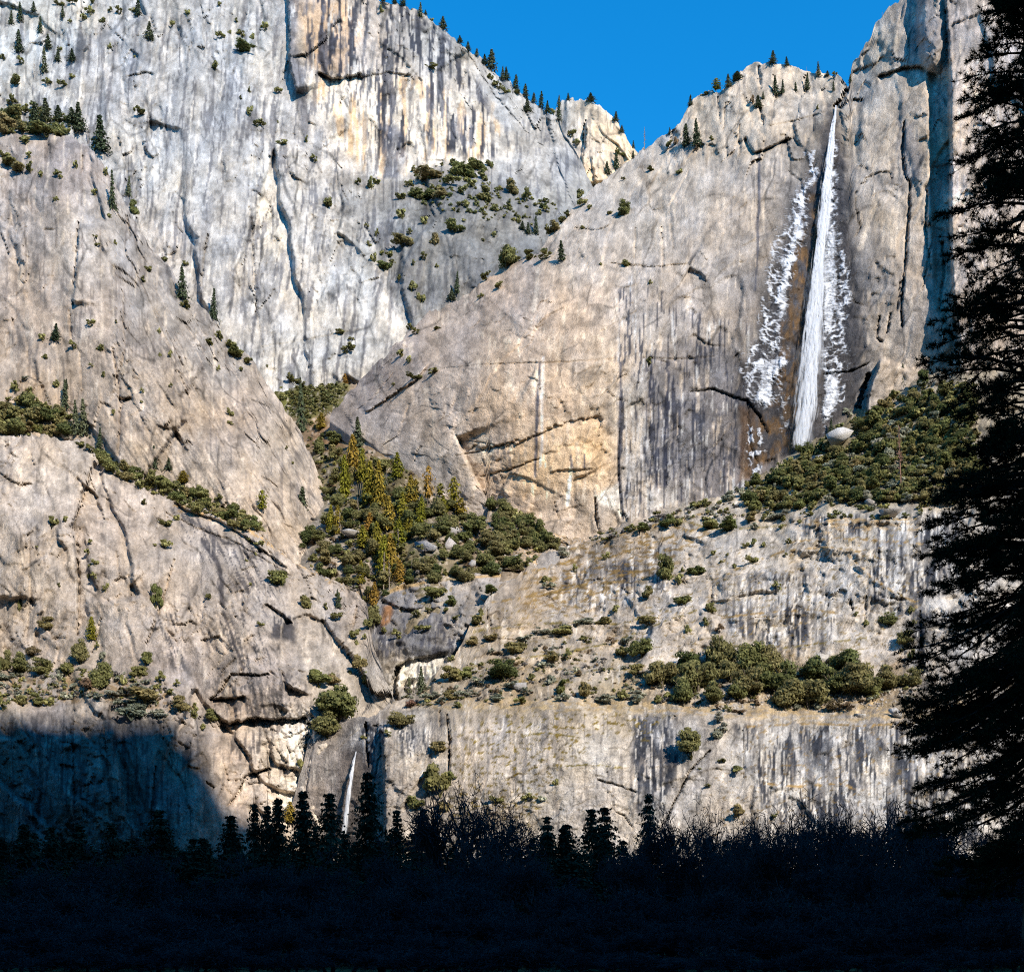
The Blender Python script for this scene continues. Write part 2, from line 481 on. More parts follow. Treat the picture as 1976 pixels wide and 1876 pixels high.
    big = s.mask([(590, -60), (760, -10), (860, 70), (940, 190), (960, 310), (830, 290), (730, 290), (640, 150), (585, 110)], 12, 14)
    s.dark_streaks(big, (.07, .075, .095), w=11, th=.08, seed=1, asp=12, op=.92)
    s.dark_streaks(big, (.17, .17, .19), w=20, th=.26, seed=2, asp=6, op=.85)
    s.paint(s.mask([(738, 240), (770, 240), (785, 300), (770, 345), (738, 345)], 6, 8) * .75, (.16, .165, .19))
    s.paint(s.mask([(555, -40), (574, -40), (572, 90), (600, 200), (590, 290), (560, 130)], 5, 8) * .6, (.14, .145, .17))
    lf = sstep(1050, 700, s.PX) * sstep(-60, 40, s.PY)
    s.dark_streaks(lf, (.17, .17, .185), w=9, th=.2, seed=3, asp=18, lean=.10, op=.65)
    s.dark_streaks(lf, (.63, .60, .56), w=10, th=.32, seed=5, asp=14, lean=.10, op=.6)
    s.dark_streaks(lf, (.25, .25, .26), w=22, th=.28, seed=6, asp=10, lean=.12, op=.5)
    s.dark_streaks(s.mask([(780, 200), (1130, 240), (1130, 480), (1000, 460), (900, 330)], 15, 15), (.2, .2, .215), w=8, th=.2, seed=7, asp=9, op=.6)
    s.mottle()
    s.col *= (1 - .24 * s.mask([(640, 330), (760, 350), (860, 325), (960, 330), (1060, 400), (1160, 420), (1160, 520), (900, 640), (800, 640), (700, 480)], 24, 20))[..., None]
    s.col *= np.array([1.0, .975, .93])
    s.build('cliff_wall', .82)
    return s

def tower():
    s = Layer('tower', top=[(1040, 260), (1068, 222), (1082, 200), (1096, 192), (1120, 192), (1142, 200), (1165, 212), (1190, 238), (1206, 262), (1222, 288), (1240, 310), (1290, 330)],
              bot=[(1040, 420), (1290, 440)], ctrl=[(1040, 260, 2050), (1110, 195, 2040), (1120, 350, 1960), (1220, 290, 2060), (1180, 380, 1960), (1290, 400, 2050), (1040, 400, 2000)], step=2.0)
    s.Y += s.rough(flute=12, block=12, big=14, bw=20, asp=2.4)
    s.step([(1128, 360), (1124, 300), (1130, 230)], -24, 80)
    s.step([(1150, 355), (1140, 300)], -14, 50)
    s.crack([(1126, 300), (1130, 235)], 22, 9)
    s.idw([(1085, 230, (.38, .36, .33)), (1160, 260, (.58, .47, .36)), (1200, 290, (.58, .48, .38)), (1130, 340, (.60, .47, .34)), (1090, 300, (.40, .38, .35))])
    s.dark_streaks(s.PX * 0 + 1, (.24, .22, .2), w=6, th=.3, seed=2, op=.6)
    s.mottle(.2, .18)
    s.build('rock_tower')

def buttress_left():
    s = Layer('buttress', top=[(-140, 240), (0, 252), (60, 250), (130, 264), (170, 286), (196, 310), (215, 345), (232, 378), (252, 410), (292, 480), (320, 508), (345, 545), (372, 578), (402, 606), (428, 640), (460, 672), (492, 702),
                              (520, 748), (545, 785), (566, 812), (588, 852), (604, 890), (620, 930), (642, 968), (690, 1062), (740, 1110)],
              bot=[(-140, 880), (110, 890), (230, 960), (330, 1010), (500, 1075), (640, 1170), (740, 1180)],
              ctrl=[(-140, 240, 1360), (0, 300, 1300), (150, 290, 1320), (205, 380, 1300), (0, 550, 1220), (200, 550, 1200), (292, 490, 1300), (0, 800, 1120), (150, 820, 1105), (420, 650, 1290), (350, 750, 1140), (500, 730, 1300), (450, 900, 1070),
                    (600, 900, 1200), (642, 980, 1150), (560, 980, 1080), (300, 930, 1060), (500, 1050, 1045), (660, 1090, 1100), (100, 950, 1060), (300, 650, 1170), (740, 1150, 1100), (0, 420, 1265), (120, 400, 1260)])
    s.Y += s.rough(flute=4, block=7, big=22, bw=28, asp=2.6, lean=.35, slab=15)
    dg = s.PX - .62 * s.PY           # joints that follow the falling right hand edge
    k = sstep(180, 420, s.PX + .2 * (s.PY - 600))
    s.Y += k * 5 * (1 - ridge(dg / 24, s.PY / 420, 2, 77))
    s.step([(140, 590), (148, 500), (152, 430)], -14, 70)
    for p, d, w in [([(152, 430), (146, 520), (140, 590)], 12, 7), ([(134, 600), (139, 665)], 9, 6), ([(236, 560), (240, 680), (222, 745)], 8, 5), ([(218, 672), (228, 740), (232, 792), (228, 880)], 9, 5), ([(154, 680), (158, 760)], 5, 4),
                    ([(244, 418), (250, 455)], 8, 6), ([(345, 690), (352, 710)], 5, 5), ([(355, 740), (372, 800), (380, 830)], 5, 3.5), ([(450, 760), (475, 815)], 4, 3), ([(160, 300), (158, 335)], 7, 5),
                    ([(500, 740), (560, 870), (600, 960)], 5, 3), ([(505, 922), (520, 928), (534, 940)], 6, 5), ([(356, 858), (362, 852), (370, 858)], 9, 7), ([(232, 790), (238, 775), (252, 770)], 10, 8), ([(260, 520), (330, 680), (360, 760)], 5, 3.5),
                    ([(300, 600), (380, 760), (430, 860)], 4, 3), ([(85, 444), (106, 443)], 5, 4), ([(12, 800), (13, 755)], 5, 4), ([(337, 716), (352, 722)], 6, 5)]:
        s.crack(p, d, w)
    s.step([(228, 770), (240, 770), (254, 766)], 9, 14, wob=1)
    s.idw([(40, 300, (.37, .355, .35)), (130, 320, (.33, .315, .315)), (60, 430, (.36, .345, .335)), (200, 450, (.33, .325, .32)), (60, 600, (.38, .345, .315)), (200, 620, (.38, .35, .325)), (300, 600, (.31, .305, .3)), (100, 760, (.40, .355, .31)), (300, 780, (.39, .35, .31)), (450, 820, (.385, .345, .31)),
           (420, 680, (.32, .315, .31)), (540, 860, (.40, .37, .335)), (500, 960, (.41, .37, .33)), (350, 920, (.40, .365, .325)), (160, 480, (.46, .45, .44))])
    all_ = s.PX * 0 + 1
    s.dark_streaks(all_, (.22, .205, .2), w=9, th=.3, seed=3, asp=14, op=.55)
    s.dark_streaks(k, (.24, .225, .215), w=6, th=.2, seed=5, asp=14, lean=-.55, op=.6)
    s.dark_streaks(all_, (.50, .47, .43), w=8, th=.33, seed=6, asp=12, op=.6)
    s.dark_streaks(k, (.50, .46, .42), w=5, th=.36, seed=8, asp=14, lean=-.55, op=.6)
    s.mottle(.2, .16)
    s.col *= np.array([.95, .89, .82])
    s.build('cliff_buttress')

def falls_wall():
    s = Layer('falls_wall',
        top=[(636, 806), (645, 790), (668, 764), (700, 730), (740, 688), (782, 648), (830, 604), (870, 586), (905, 566), (935, 540), (962, 520), (1000, 500), (1042, 488), (1060, 455), (1080, 430), (1110, 396), (1150, 360), (1200, 322),
             (1238, 292), (1262, 276), (1300, 250), (1318, 228), (1330, 200), (1345, 182), (1372, 178), (1395, 176), (1420, 152), (1448, 126), (1480, 123), (1500, 126), (1530, 130), (1560, 136), (1600, 144), (1622, 150), (1632, 162), (1637, 172), (1641, 150), (1644, 122),
             (1660, 104), (1682, 70), (1688, 46), (1700, 36), (1720, 10), (1738, -4), (1770, -60), (1850, -110), (2140, -150)],
        bot=[(636, 812), (650, 822), (690, 852), (712, 880), (760, 900), (830, 944), (890, 1000), (938, 1030), (946, 985), (1000, 1018), (1060, 1046), (1130, 1062), (1200, 1030), (1300, 998), (1420, 972), (1540, 892), (1680, 802), (1790, 742), (2140, 740)],
        ctrl=[(645, 795, 1280), (700, 735, 1300), (700, 830, 1205), (830, 608, 1310), (780, 750, 1190), (900, 700, 1140), (760, 880, 1165), (900, 900, 1115), (962, 528, 1285), (1050, 500, 1250), (1050, 560, 1165), (1000, 700, 1115), (1000, 950, 1108), (950, 1000, 1112), (1130, 1030, 1102),
              (1130, 800, 1100), (1250, 800, 1106), (1250, 600, 1128), (1250, 520, 1145), (1250, 502, 1172), (1150, 480, 1200), (1100, 415, 1290), (1200, 335, 1310), (1240, 300, 1330), (1350, 192, 1320), (1300, 400, 1200), (1400, 400, 1180), (1450, 140, 1310), (1560, 142, 1290), (1500, 250, 1225),
              (1400, 700, 1124), (1420, 940, 1112), (1450, 800, 1118), (1540, 860, 1122), (1560, 600, 1152), (1610, 205, 1240), (1622, 155, 1275), (1600, 400, 1185), (1680, 100, 1240), (1650, 180, 1225), (1750, 0, 1240), (1700, 400, 1155), (1700, 700, 1122), (1680, 790, 1126),
              (1780, 400, 1142), (1780, 720, 1112), (1900, 200, 1150), (1900, 600, 1090), (2040, 0, 1160), (2040, 700, 1080), (2040, 300, 1110), (1660, 140, 1255), (760, 660, 1260), (1000, 600, 1150)])
    right = sstep(1180, 1260, s.PX)
    r = s.rough(flute=1.5, block=3.4, big=9, bw=30, asp=1.5, lean=-.15, slab=4.5)
    upper = sstep(400, 280, s.PY + .12 * (1500 - s.PX)) * right * (1 - sstep(1640, 1700, s.PX)) + .5 * sstep(1650, 1700, s.PX) * (1 - sstep(120, 150, s.PY)) * (1 - sstep(1740, 1780, s.PX))
    f3, e3 = facets(s.X / 13, s.Z / 26, 444)
    s.Y += r * (.8 + .2 * right) + upper * (7 * f3 + 6 * (1 - ridge(s.X / 20, s.Z / 60, 2, 45)))
    # pillar at the right with the deep shaded corner
    s.step([(1856, 760), (1848, 640), (1836, 520), (1832, 400), (1833, 300), (1830, 200), (1832, 120), (1826, 20), (1822, -120)], -24, 420, wob=3, soft=3, fade=.0)
    cap = sstep(0, 1, 1 - ((s.PX - 1800) / 34) ** 2 - np.maximum(0, (s.PY - 60) / 95) ** 2)
    s.Y -= 24 * cap
    s.Y += 12 * sstep(1785, 1800, s.PX) * (1 - sstep(1832, 1838, s.PX)) * sstep(120, 170, s.PY) * (1 - sstep(480, 640, s.PY)) * sstep(-6, 6, s.PX - 1790 - .04 * (s.PY - 170))
    s.step([(1690, 150), (1740, 132), (1775, 128), (1812, 148)], 12, 24, wob=3)
    s.step([(1640, 140), (1660, 134), (1690, 122), (1706, 108)], 6, 20, wob=2)
    s.step([(1618, 210), (1632, 196), (1650, 192), (1668, 192)], 10, 12, wob=1.5)
    s.crack([(1612, 206), (1626, 192), (1634, 176)], 26, 12, wob=1, taper=False)
    s.step([(1672, 800), (1676, 760), (1690, 720), (1700, 690)], -20, 120, wob=2)
    s.crack([(1656, 790), (1662, 765), (1668, 745), (1676, 725)], 26, 15, wob=1, taper=False)
    for p, d, w in [([(1744, 236), (1741, 300), (1745, 335), (1756, 355), (1752, 430), (1745, 520), (1738, 600), (1742, 630)], 16, 8), ([(1790, 370), (1786, 440), (1790, 480), (1797, 520)], 9, 5), ([(1738, 545), (1730, 600)], 9, 5), ([(1818, 470), (1822, 520), (1812, 600)], 12, 8),
                    ([(1697, 610), (1692, 650), (1702, 660)], 10, 6), ([(1718, 605), (1712, 645)], 9, 6), ([(1800, 460), (1780, 560)], 6, 3.5), ([(1660, 356), (1672, 352), (1670, 345), (1690, 336), (1716, 332), (1720, 345)], 6, 3.5),
                    ([(1652, 370), (1650, 400), (1660, 440), (1652, 456)], 6, 4), ([(1640, 570), (1652, 585), (1668, 590)], 5, 3.5), ([(1590, 722), (1640, 718), (1676, 702)], 9, 4), ([(1330, 756), (1378, 751), (1410, 765), (1442, 774), (1466, 804), (1482, 836)], 7, 4),
                    ([(1442, 774), (1448, 860), (1470, 910)], 5, 3.5), ([(1380, 860), (1395, 845), (1410, 820)], 3, 3), ([(1240, 690), (1300, 694), (1380, 690)], 3, 2.5), ([(850, 712), (940, 704), (1080, 700), (1190, 693)], 2.5, 2.2), ([(1180, 510), (1260, 516), (1330, 510)], 5, 4),
                    ([(1277, 440), (1280, 520)], 6, 4), ([(1227, 440), (1225, 500)], 5, 4), ([(1290, 700), (1252, 690), (1248, 770), (1258, 900)], 4, 3), ([(1196, 820), (1192, 900), (1200, 1000)], 6, 4), ([(1148, 962), (1150, 1000), (1158, 1032)], 10, 6), ([(1070, 970), (1080, 1010)], 4, 3),
                    ([(740, 860), (770, 840), (790, 780)], 4, 3), ([(800, 890), (806, 870), (812, 862)], 4, 3), ([(1386, 190), (1390, 240)], 8, 5), ([(1425, 240), (1428, 300)], 9, 6), ([(1464, 130), (1468, 175)], 12, 8), ([(1340, 240), (1345, 300)], 6, 4), ([(1400, 200), (1396, 250)], 9, 5),
                    ([(1465, 205), (1474, 240)], 14, 8), ([(1462, 270), (1460, 430)], 4, 3), ([(1530, 267), (1540, 280)], 8, 5), ([(1302, 300), (1310, 330)], 6, 4), ([(1520, 330), (1545, 350), (1550, 380)], 4, 3), ([(1330, 330), (1290, 400), (1300, 480)], 4, 3),
                    ([(880, 880), (930, 870), (1000, 850)], 3.5, 3), ([(930, 920), (990, 905), (1040, 885)], 4, 4), ([(900, 850), (960, 860)], 3, 2.5), ([(920, 940), (950, 965), (975, 985)], 4, 3), ([(690, 790), (720, 770), (760, 720)], 4, 3), ([(1160, 640), (1196, 620), (1230, 600)], 3, 2.5), ([(1110, 440), (1150, 446), (1175, 438)], 6, 5)]:
        s.crack(p, d, w)
    s.step([(1438, 262), (1446, 285), (1456, 295), (1474, 290), (1500, 278), (1528, 265)], 14, 14, wob=1.5)
    s.step([(1478, 243), (1520, 236), (1560, 226), (1600, 214)], 4, 14, wob=1)
    s.step([(900, 862), (960, 862), (1009, 850), (1073, 820), (1145, 803), (1170, 812)], 3, 50, wob=9)
    s.step([(1040, 880), (1120, 850), (1160, 860), (1180, 885)], 1.5, 40, wob=9)
    s.step([(1150, 905), (1100, 905), (1060, 912)], -2.5, 40)
    s.step([(1330, 756), (1378, 751), (1410, 765), (1442, 774), (1466, 804), (1482, 836)], 2.5, 60)
    s.step([(830, 700), (800, 735), (760, 760), (700, 800)], -8, 90)
    # toe slab in front of the overhang
    s.step([(958, 1024), (945, 975), (920, 930), (895, 880), (880, 840)], 14, 120, wob=2)
    s.idw([(670, 790, (.31, .285, .27)), (740, 720, (.34, .30, .275)), (800, 640, (.33, .30, .28)), (720, 850, (.39, .355, .325)), (800, 780, (.43, .37, .315)), (880, 640, (.43, .37, .32)), (840, 900, (.385, .355, .325)), (900, 960, (.375, .345, .32)), (960, 580, (.43, .365, .315)),
           (1000, 700, (.47, .395, .33)), (1100, 620, (.48, .405, .34)), (1080, 760, (.49, .41, .34)), (1170, 720, (.48, .405, .33)), (960, 800, (.47, .395, .33)), (1050, 900, (.55, .445, .34)), (1150, 880, (.55, .445, .335)), (1100, 990, (.47, .405, .345)), (1000, 980, (.46, .39, .33)),
           (1190, 1000, (.41, .365, .32)), (1220, 760, (.35, .345, .335)), (1220, 900, (.38, .37, .36)), (1290, 800, (.22, .22, .225)), (1380, 800, (.235, .225, .225)), (1300, 900, (.25, .245, .245)), (1420, 900, (.22, .2, .195)), (1320, 600, (.36, .335, .315)), (1260, 650, (.385, .36, .335)),
           (1150, 470, (.44, .40, .36)), (1250, 430, (.45, .42, .385)), (1180, 380, (.43, .40, .365)), (1300, 320, (.46, .42, .375)), (1380, 230, (.46, .415, .36)), (1480, 180, (.50, .445, .385)), (1560, 170, (.50, .45, .39)), (1440, 230, (.48, .43, .37)), (1400, 420, (.40, .36, .32)),
           (1350, 520, (.385, .355, .325)), (1480, 430, (.37, .34, .31)), (1440, 600, (.30, .28, .265)), (1500, 560, (.19, .19, .195)), (1530, 420, (.2, .2, .205)), (1560, 300, (.25, .24, .23)), (1580, 230, (.33, .31, .285)), (1640, 400, (.27, .265, .265)), (1660, 320, (.39, .355, .315)), (1700, 420, (.40, .36, .315)),
           (1650, 560, (.25, .245, .245)), (1660, 660, (.23, .23, .23)), (1700, 640, (.395, .355, .315)), (1740, 700, (.42, .375, .33)), (1720, 200, (.41, .375, .335)), (1700, 90, (.42, .395, .36)), (1780, 300, (.41, .37, .325)), (1800, 60, (.3, .285, .28)), (1860, 200, (.52, .455, .40)), (1870, 400, (.52, .46, .41)), (1900, 600, (.48, .42, .37)), (1960, 100, (.50, .45, .41))], wob=22)
    all_ = s.PX * 0 + 1
    # ochre scar and pale scrapes low on the wall
    oc = s.mask([(905, 862), (960, 858), (1010, 845), (1080, 815), (1150, 802), (1188, 840), (1196, 930), (1150, 960), (1060, 950), (990, 960), (930, 945), (905, 910)], 12, 16)
    s.paint(oc * .35, (.62, .48, .35))
    s.paint(s.mask([(900, 860), (935, 838), (952, 862), (950, 900), (915, 890)], 6, 10) * .7, (.68, .60, .50))
    s.dark_streaks(s.mask([(980, 860), (1130, 880), (1130, 970), (1020, 960)], 14, 14), (.75, .68, .58), w=12, th=.3, seed=21, asp=6, op=.7)
    s.paint(s.mask([(1150, 955), (1195, 935), (1205, 1000), (1180, 985)], 5, 8) * .8, (.68, .64, .58))
    s.paint(s.mask([(1245, 985), (1250, 940), (1270, 932), (1300, 950), (1308, 975)], 3, 6) * .75, (.56, .53, .49))
    s.dark_streaks(s.mask([(900, 640), (1190, 520), (1190, 800), (960, 840)], 20, 20), (.60, .53, .45), w=16, th=.3, seed=22, asp=2.5, op=.6)
    s.dark_streaks(s.mask([(930, 850), (1000, 830), (1000, 920), (940, 900)], 12, 10), (.28, .25, .23), w=6, th=.2, seed=23, asp=8, op=.7)
    # grey water-worn band and its black streaks
    gb = s.mask([(1192, 560), (1240, 520), (1300, 600), (1440, 620), (1470, 700), (1440, 960), (1300, 985), (1196, 1000)], 10, 12)
    s.paint(s.mask([(1240, 690), (1330, 660), (1460, 690), (1450, 960), (1300, 975), (1250, 950)], 14, 16) * .6, (.19, .185, .19))
    s.dark_streaks(gb, (.085, .09, .11), w=6, th=.16, seed=1, asp=24, op=.85)
    s.dark_streaks(gb, (.50, .50, .49), w=6, th=.33, seed=2, asp=24, op=.6)
    s.dark_streaks(s.mask([(1198, 800), (1300, 790), (1290, 1000), (1200, 1010)], 8, 8), (.53, .52, .51), w=9, th=.18, seed=24, asp=16, op=.6)
    s.dark_streaks(s.mask([(1245, 690), (1300, 700), (1300, 940), (1245, 940)], 6, 6), (.07, .075, .10), w=7, th=.05, seed=3, asp=30, op=.9)
    for l, w, c, a in [([(1041, 700), (1038, 800), (1034, 840), (1032, 920)], 5, (.12, .125, .15), .9), ([(1047, 690), (1046, 820), (1042, 900)], 4, (.66, .63, .6), .7), ([(1100, 920), (1098, 940), (1095, 975)], 6, (.7, .66, .6), .8), ([(1102, 880), (1104, 904)], 4, (.12, .12, .14), .9),
                       ([(1128, 878), (1128, 904)], 4, (.13, .13, .15), .9), ([(1198, 700), (1197, 790), (1194, 900), (1202, 1000)], 5, (.11, .115, .14), .9), ([(1466, 300), (1463, 430), (1458, 560)], 4, (.14, .145, .17), .8), ([(1040, 520), (1036, 560), (1030, 600)], 8, (.62, .55, .47), .7),
                       ([(1650, 320), (1720, 300), (1790, 290)], 3, (.55, .5, .44), .5), ([(1640, 640), (1720, 620)], 2.5, (.55, .5, .44), .4), ([(1690, 400), (1672, 440), (1660, 480)], 9, (.54, .48, .41), .6)]:
        s.paint(s.line(l, w) * a, c)
    s.paint(s.mask([(1736, 230), (1760, 240), (1785, 300), (1775, 345), (1750, 350), (1732, 300)], 9, 8) * .65, (.19, .19, .2))
    s.dark_streaks(right * sstep(900, 500, s.PY), (.25, .235, .225), w=9, th=.34, seed=5, asp=14, op=.5)
    s.dark_streaks(all_, (.56, .50, .43), w=10, th=.36, seed=6, asp=9, op=.5)
    s.dark_streaks(sstep(1830, 1840, s.PX), (.62, .56, .52), w=12, th=.12, seed=9, asp=4, op=.6)
    # wet dark rock and rust round the fall
    wet = s.mask([(1600, 205), (1575, 300), (1545, 370), (1515, 450), (1490, 540), (1465, 640), (1440, 720), (1440, 790), (1480, 880), (1560, 880), (1640, 790), (1672, 720), (1660, 600), (1645, 480), (1636, 380), (1628, 280)], 16, 14)
    s.paint(wet * .85, (.125, .125, .135))
    rust = sstep(-.25, .15, fbm(s.PX / 16, s.PY / 30, 3, 881)) * s.mask([(1570, 350), (1585, 350), (1580, 480), (1560, 640), (1545, 720), (1545, 860), (1500, 890), (1440, 905), (1450, 830), (1480, 790), (1500, 720), (1515, 600), (1530, 500), (1545, 430)], 9, 10)
    s.paint(rust * .75, (.22, .16, .11))
    s.dark_streaks(rust, (.27, .18, .11), w=9, th=.1, seed=12, asp=4, op=.6)
    s.paint(s.mask([(1430, 780), (1460, 800), (1450, 920), (1425, 930)], 6, 8) * .6, (.2, .13, .08))
    s.dark_streaks(wet, (.10, .10, .11), w=6, th=.22, seed=13, asp=8, op=.6)
    s.mottle(.15, .15)
    s.col *= (1 - .3 * s.mask([(1606, 200), (1560, 290), (1520, 380), (1480, 500), (1450, 620), (1420, 720), (1430, 900), (1560, 900), (1680, 760), (1672, 600), (1655, 450), (1640, 320), (1628, 220)], 26, 14))[..., None]
    s.col *= np.array([1.02, .99, .95])
    s.build('falls_cliff')
    return s

def gully():
    s = Layer('gully', top=[(470, 742), (520, 744), (600, 750), (668, 738), (690, 744), (700, 848), (720, 868), (760, 888), (830, 932), (890, 986), (938, 1014), (944, 966), (1000, 1000), (1060, 1030), (1130, 1045), (1200, 1050)],
              bot=[(470, 1100), (560, 1170), (640, 1230), (720, 1300), (800, 1200), (900, 1150), (1040, 1130), (1200, 1110)],
              ctrl=[(470, 742, 1450), (520, 748, 1440), (600, 755, 1420), (670, 742, 1435), (580, 800, 1360), (620, 860, 1280), (690, 855, 1200), (660, 950, 1150), (740, 885, 1150), (830, 940, 1108), (900, 1000, 1088), (955, 1030, 1080), (946, 972, 1102), (1000, 1008, 1094), (1060, 1038, 1088), (1130, 1050, 1095),
                    (700, 1050, 1055), (600, 1040, 1085), (800, 1080, 1030), (900, 1090, 1020), (1000, 1100, 1030), (740, 1150, 1005), (640, 1120, 1030), (720, 1260, 985), (560, 1000, 1130), (1200, 1060, 1100)], step=3.4)
    s.Y += s.rough(flute=1, block=5, big=8, bw=12, asp=1)
    s.idw([(560, 770, (.2, .17, .11)), (640, 780, (.34, .28, .22)), (640, 830, (.33, .22, .15)), (620, 900, (.24, .21, .15)), (740, 960, (.17, .15, .1)), (840, 1000, (.25, .21, .16)), (800, 1080, (.2, .18, .12)), (1000, 1060, (.33, .27, .21)), (1060, 1050, (.37, .29, .21)), (930, 1060, (.32, .26, .2)), (700, 1100, (.33, .28, .23)), (600, 1060, (.3, .27, .23))])
    s.paint(s.mask([(520, 742), (680, 738), (660, 790), (600, 810), (540, 800)], 6, 6) * .7, (.12, .125, .045))
    s.dark_streaks(s.PX * 0 + 1, (.40, .35, .3), w=10, th=.25, seed=1, asp=1, op=.7)
    s.mottle(.25, .3)
    s.build('talus_slope')

def gorge():
    s = Layer('gorge', top=[(676, 1262), (700, 1222), (718, 1188), (735, 1152), (760, 1132), (800, 1124), (860, 1110), (920, 1106), (1000, 1108), (1020, 1098), (1045, 1070), (1080, 1062)],
              bot=[(676, 1420), (1080, 1300)],
              ctrl=[(676, 1262, 985), (735, 1155, 995), (860, 1115, 1008), (1000, 1112, 1015), (800, 1180, 965), (720, 1230, 965), (800, 1250, 938), (850, 1240, 938), (810, 1275, 952), (810, 1320, 952), (760, 1300, 940), (760, 1400, 935), (900, 1300, 935), (950, 1200, 955), (1080, 1080, 1050), (1080, 1250, 950)])
    s.Y += s.rough(flute=2, block=5, big=6, bw=16, asp=1)
    s.Y += 4 * (((s.PY + 14 * fbm(s.PX / 60, s.PY / 40, 3, 5)) / 26.0) % 1.0)
    s.step([(735, 1155), (760, 1170), (800, 1178), (850, 1172)], 9, 20)
    s.step([(760, 1288), (790, 1272), (830, 1266), (864, 1258)], 10, 40, wob=2)
    s.crack([(768, 1290), (760, 1320), (770, 1390)], 30, 18, taper=False)
    s.crack([(820, 1140), (835, 1160), (850, 1168)], 8, 6)
    s.crack([(945, 1195), (950, 1160), (940, 1230)], 10, 8)
    s.idw([(780, 1150, (.24, .23, .225)), (860, 1130, (.36, .33, .3)), (950, 1120, (.34, .31, .29)), (880, 1200, (.3, .28, .26)), (780, 1210, (.2, .195, .195)), (820, 1240, (.17, .17, .175)), (740, 1220, (.27, .25, .23)), (740, 1300, (.36, .33, .29)), (900, 1180, (.33, .3, .27)), (960, 1170, (.3, .27, .22))])
    s.paint(s.mask([(738, 1130), (1000, 1104), (1000, 1112), (860, 1118), (760, 1142), (740, 1152)], 2, 2) * .8, DRY)
    s.paint(s.mask([(740, 1170), (760, 1165), (752, 1200), (735, 1215)], 4, 4) * .7, (.34, .17, .08))
    s.dark_streaks(s.mask([(720, 1190), (890, 1190), (890, 1280), (720, 1270)], 10, 10), (.11, .11, .125), w=6, th=.1, seed=2, asp=6, op=.8)
    s.dark_streaks(s.mask([(720, 1190), (890, 1190), (890, 1280), (720, 1270)], 10, 10), (.5, .47, .43), w=5, th=.32, seed=3, asp=6, op=.6)
    s.paint(s.mask([(763, 1282), (800, 1270), (862, 1262), (866, 1310), (836, 1318), (800, 1328), (765, 1322)], 3, 5) * .85, (.66, .62, .55))
    s.dark_streaks(s.mask([(760, 1275), (866, 1262), (866, 1330), (760, 1330)], 4, 4), (.12, .12, .13), w=7, th=.2, seed=5, asp=5, op=.8)
    s.mottle(.2, .16)
    s.build('gorge_slabs')

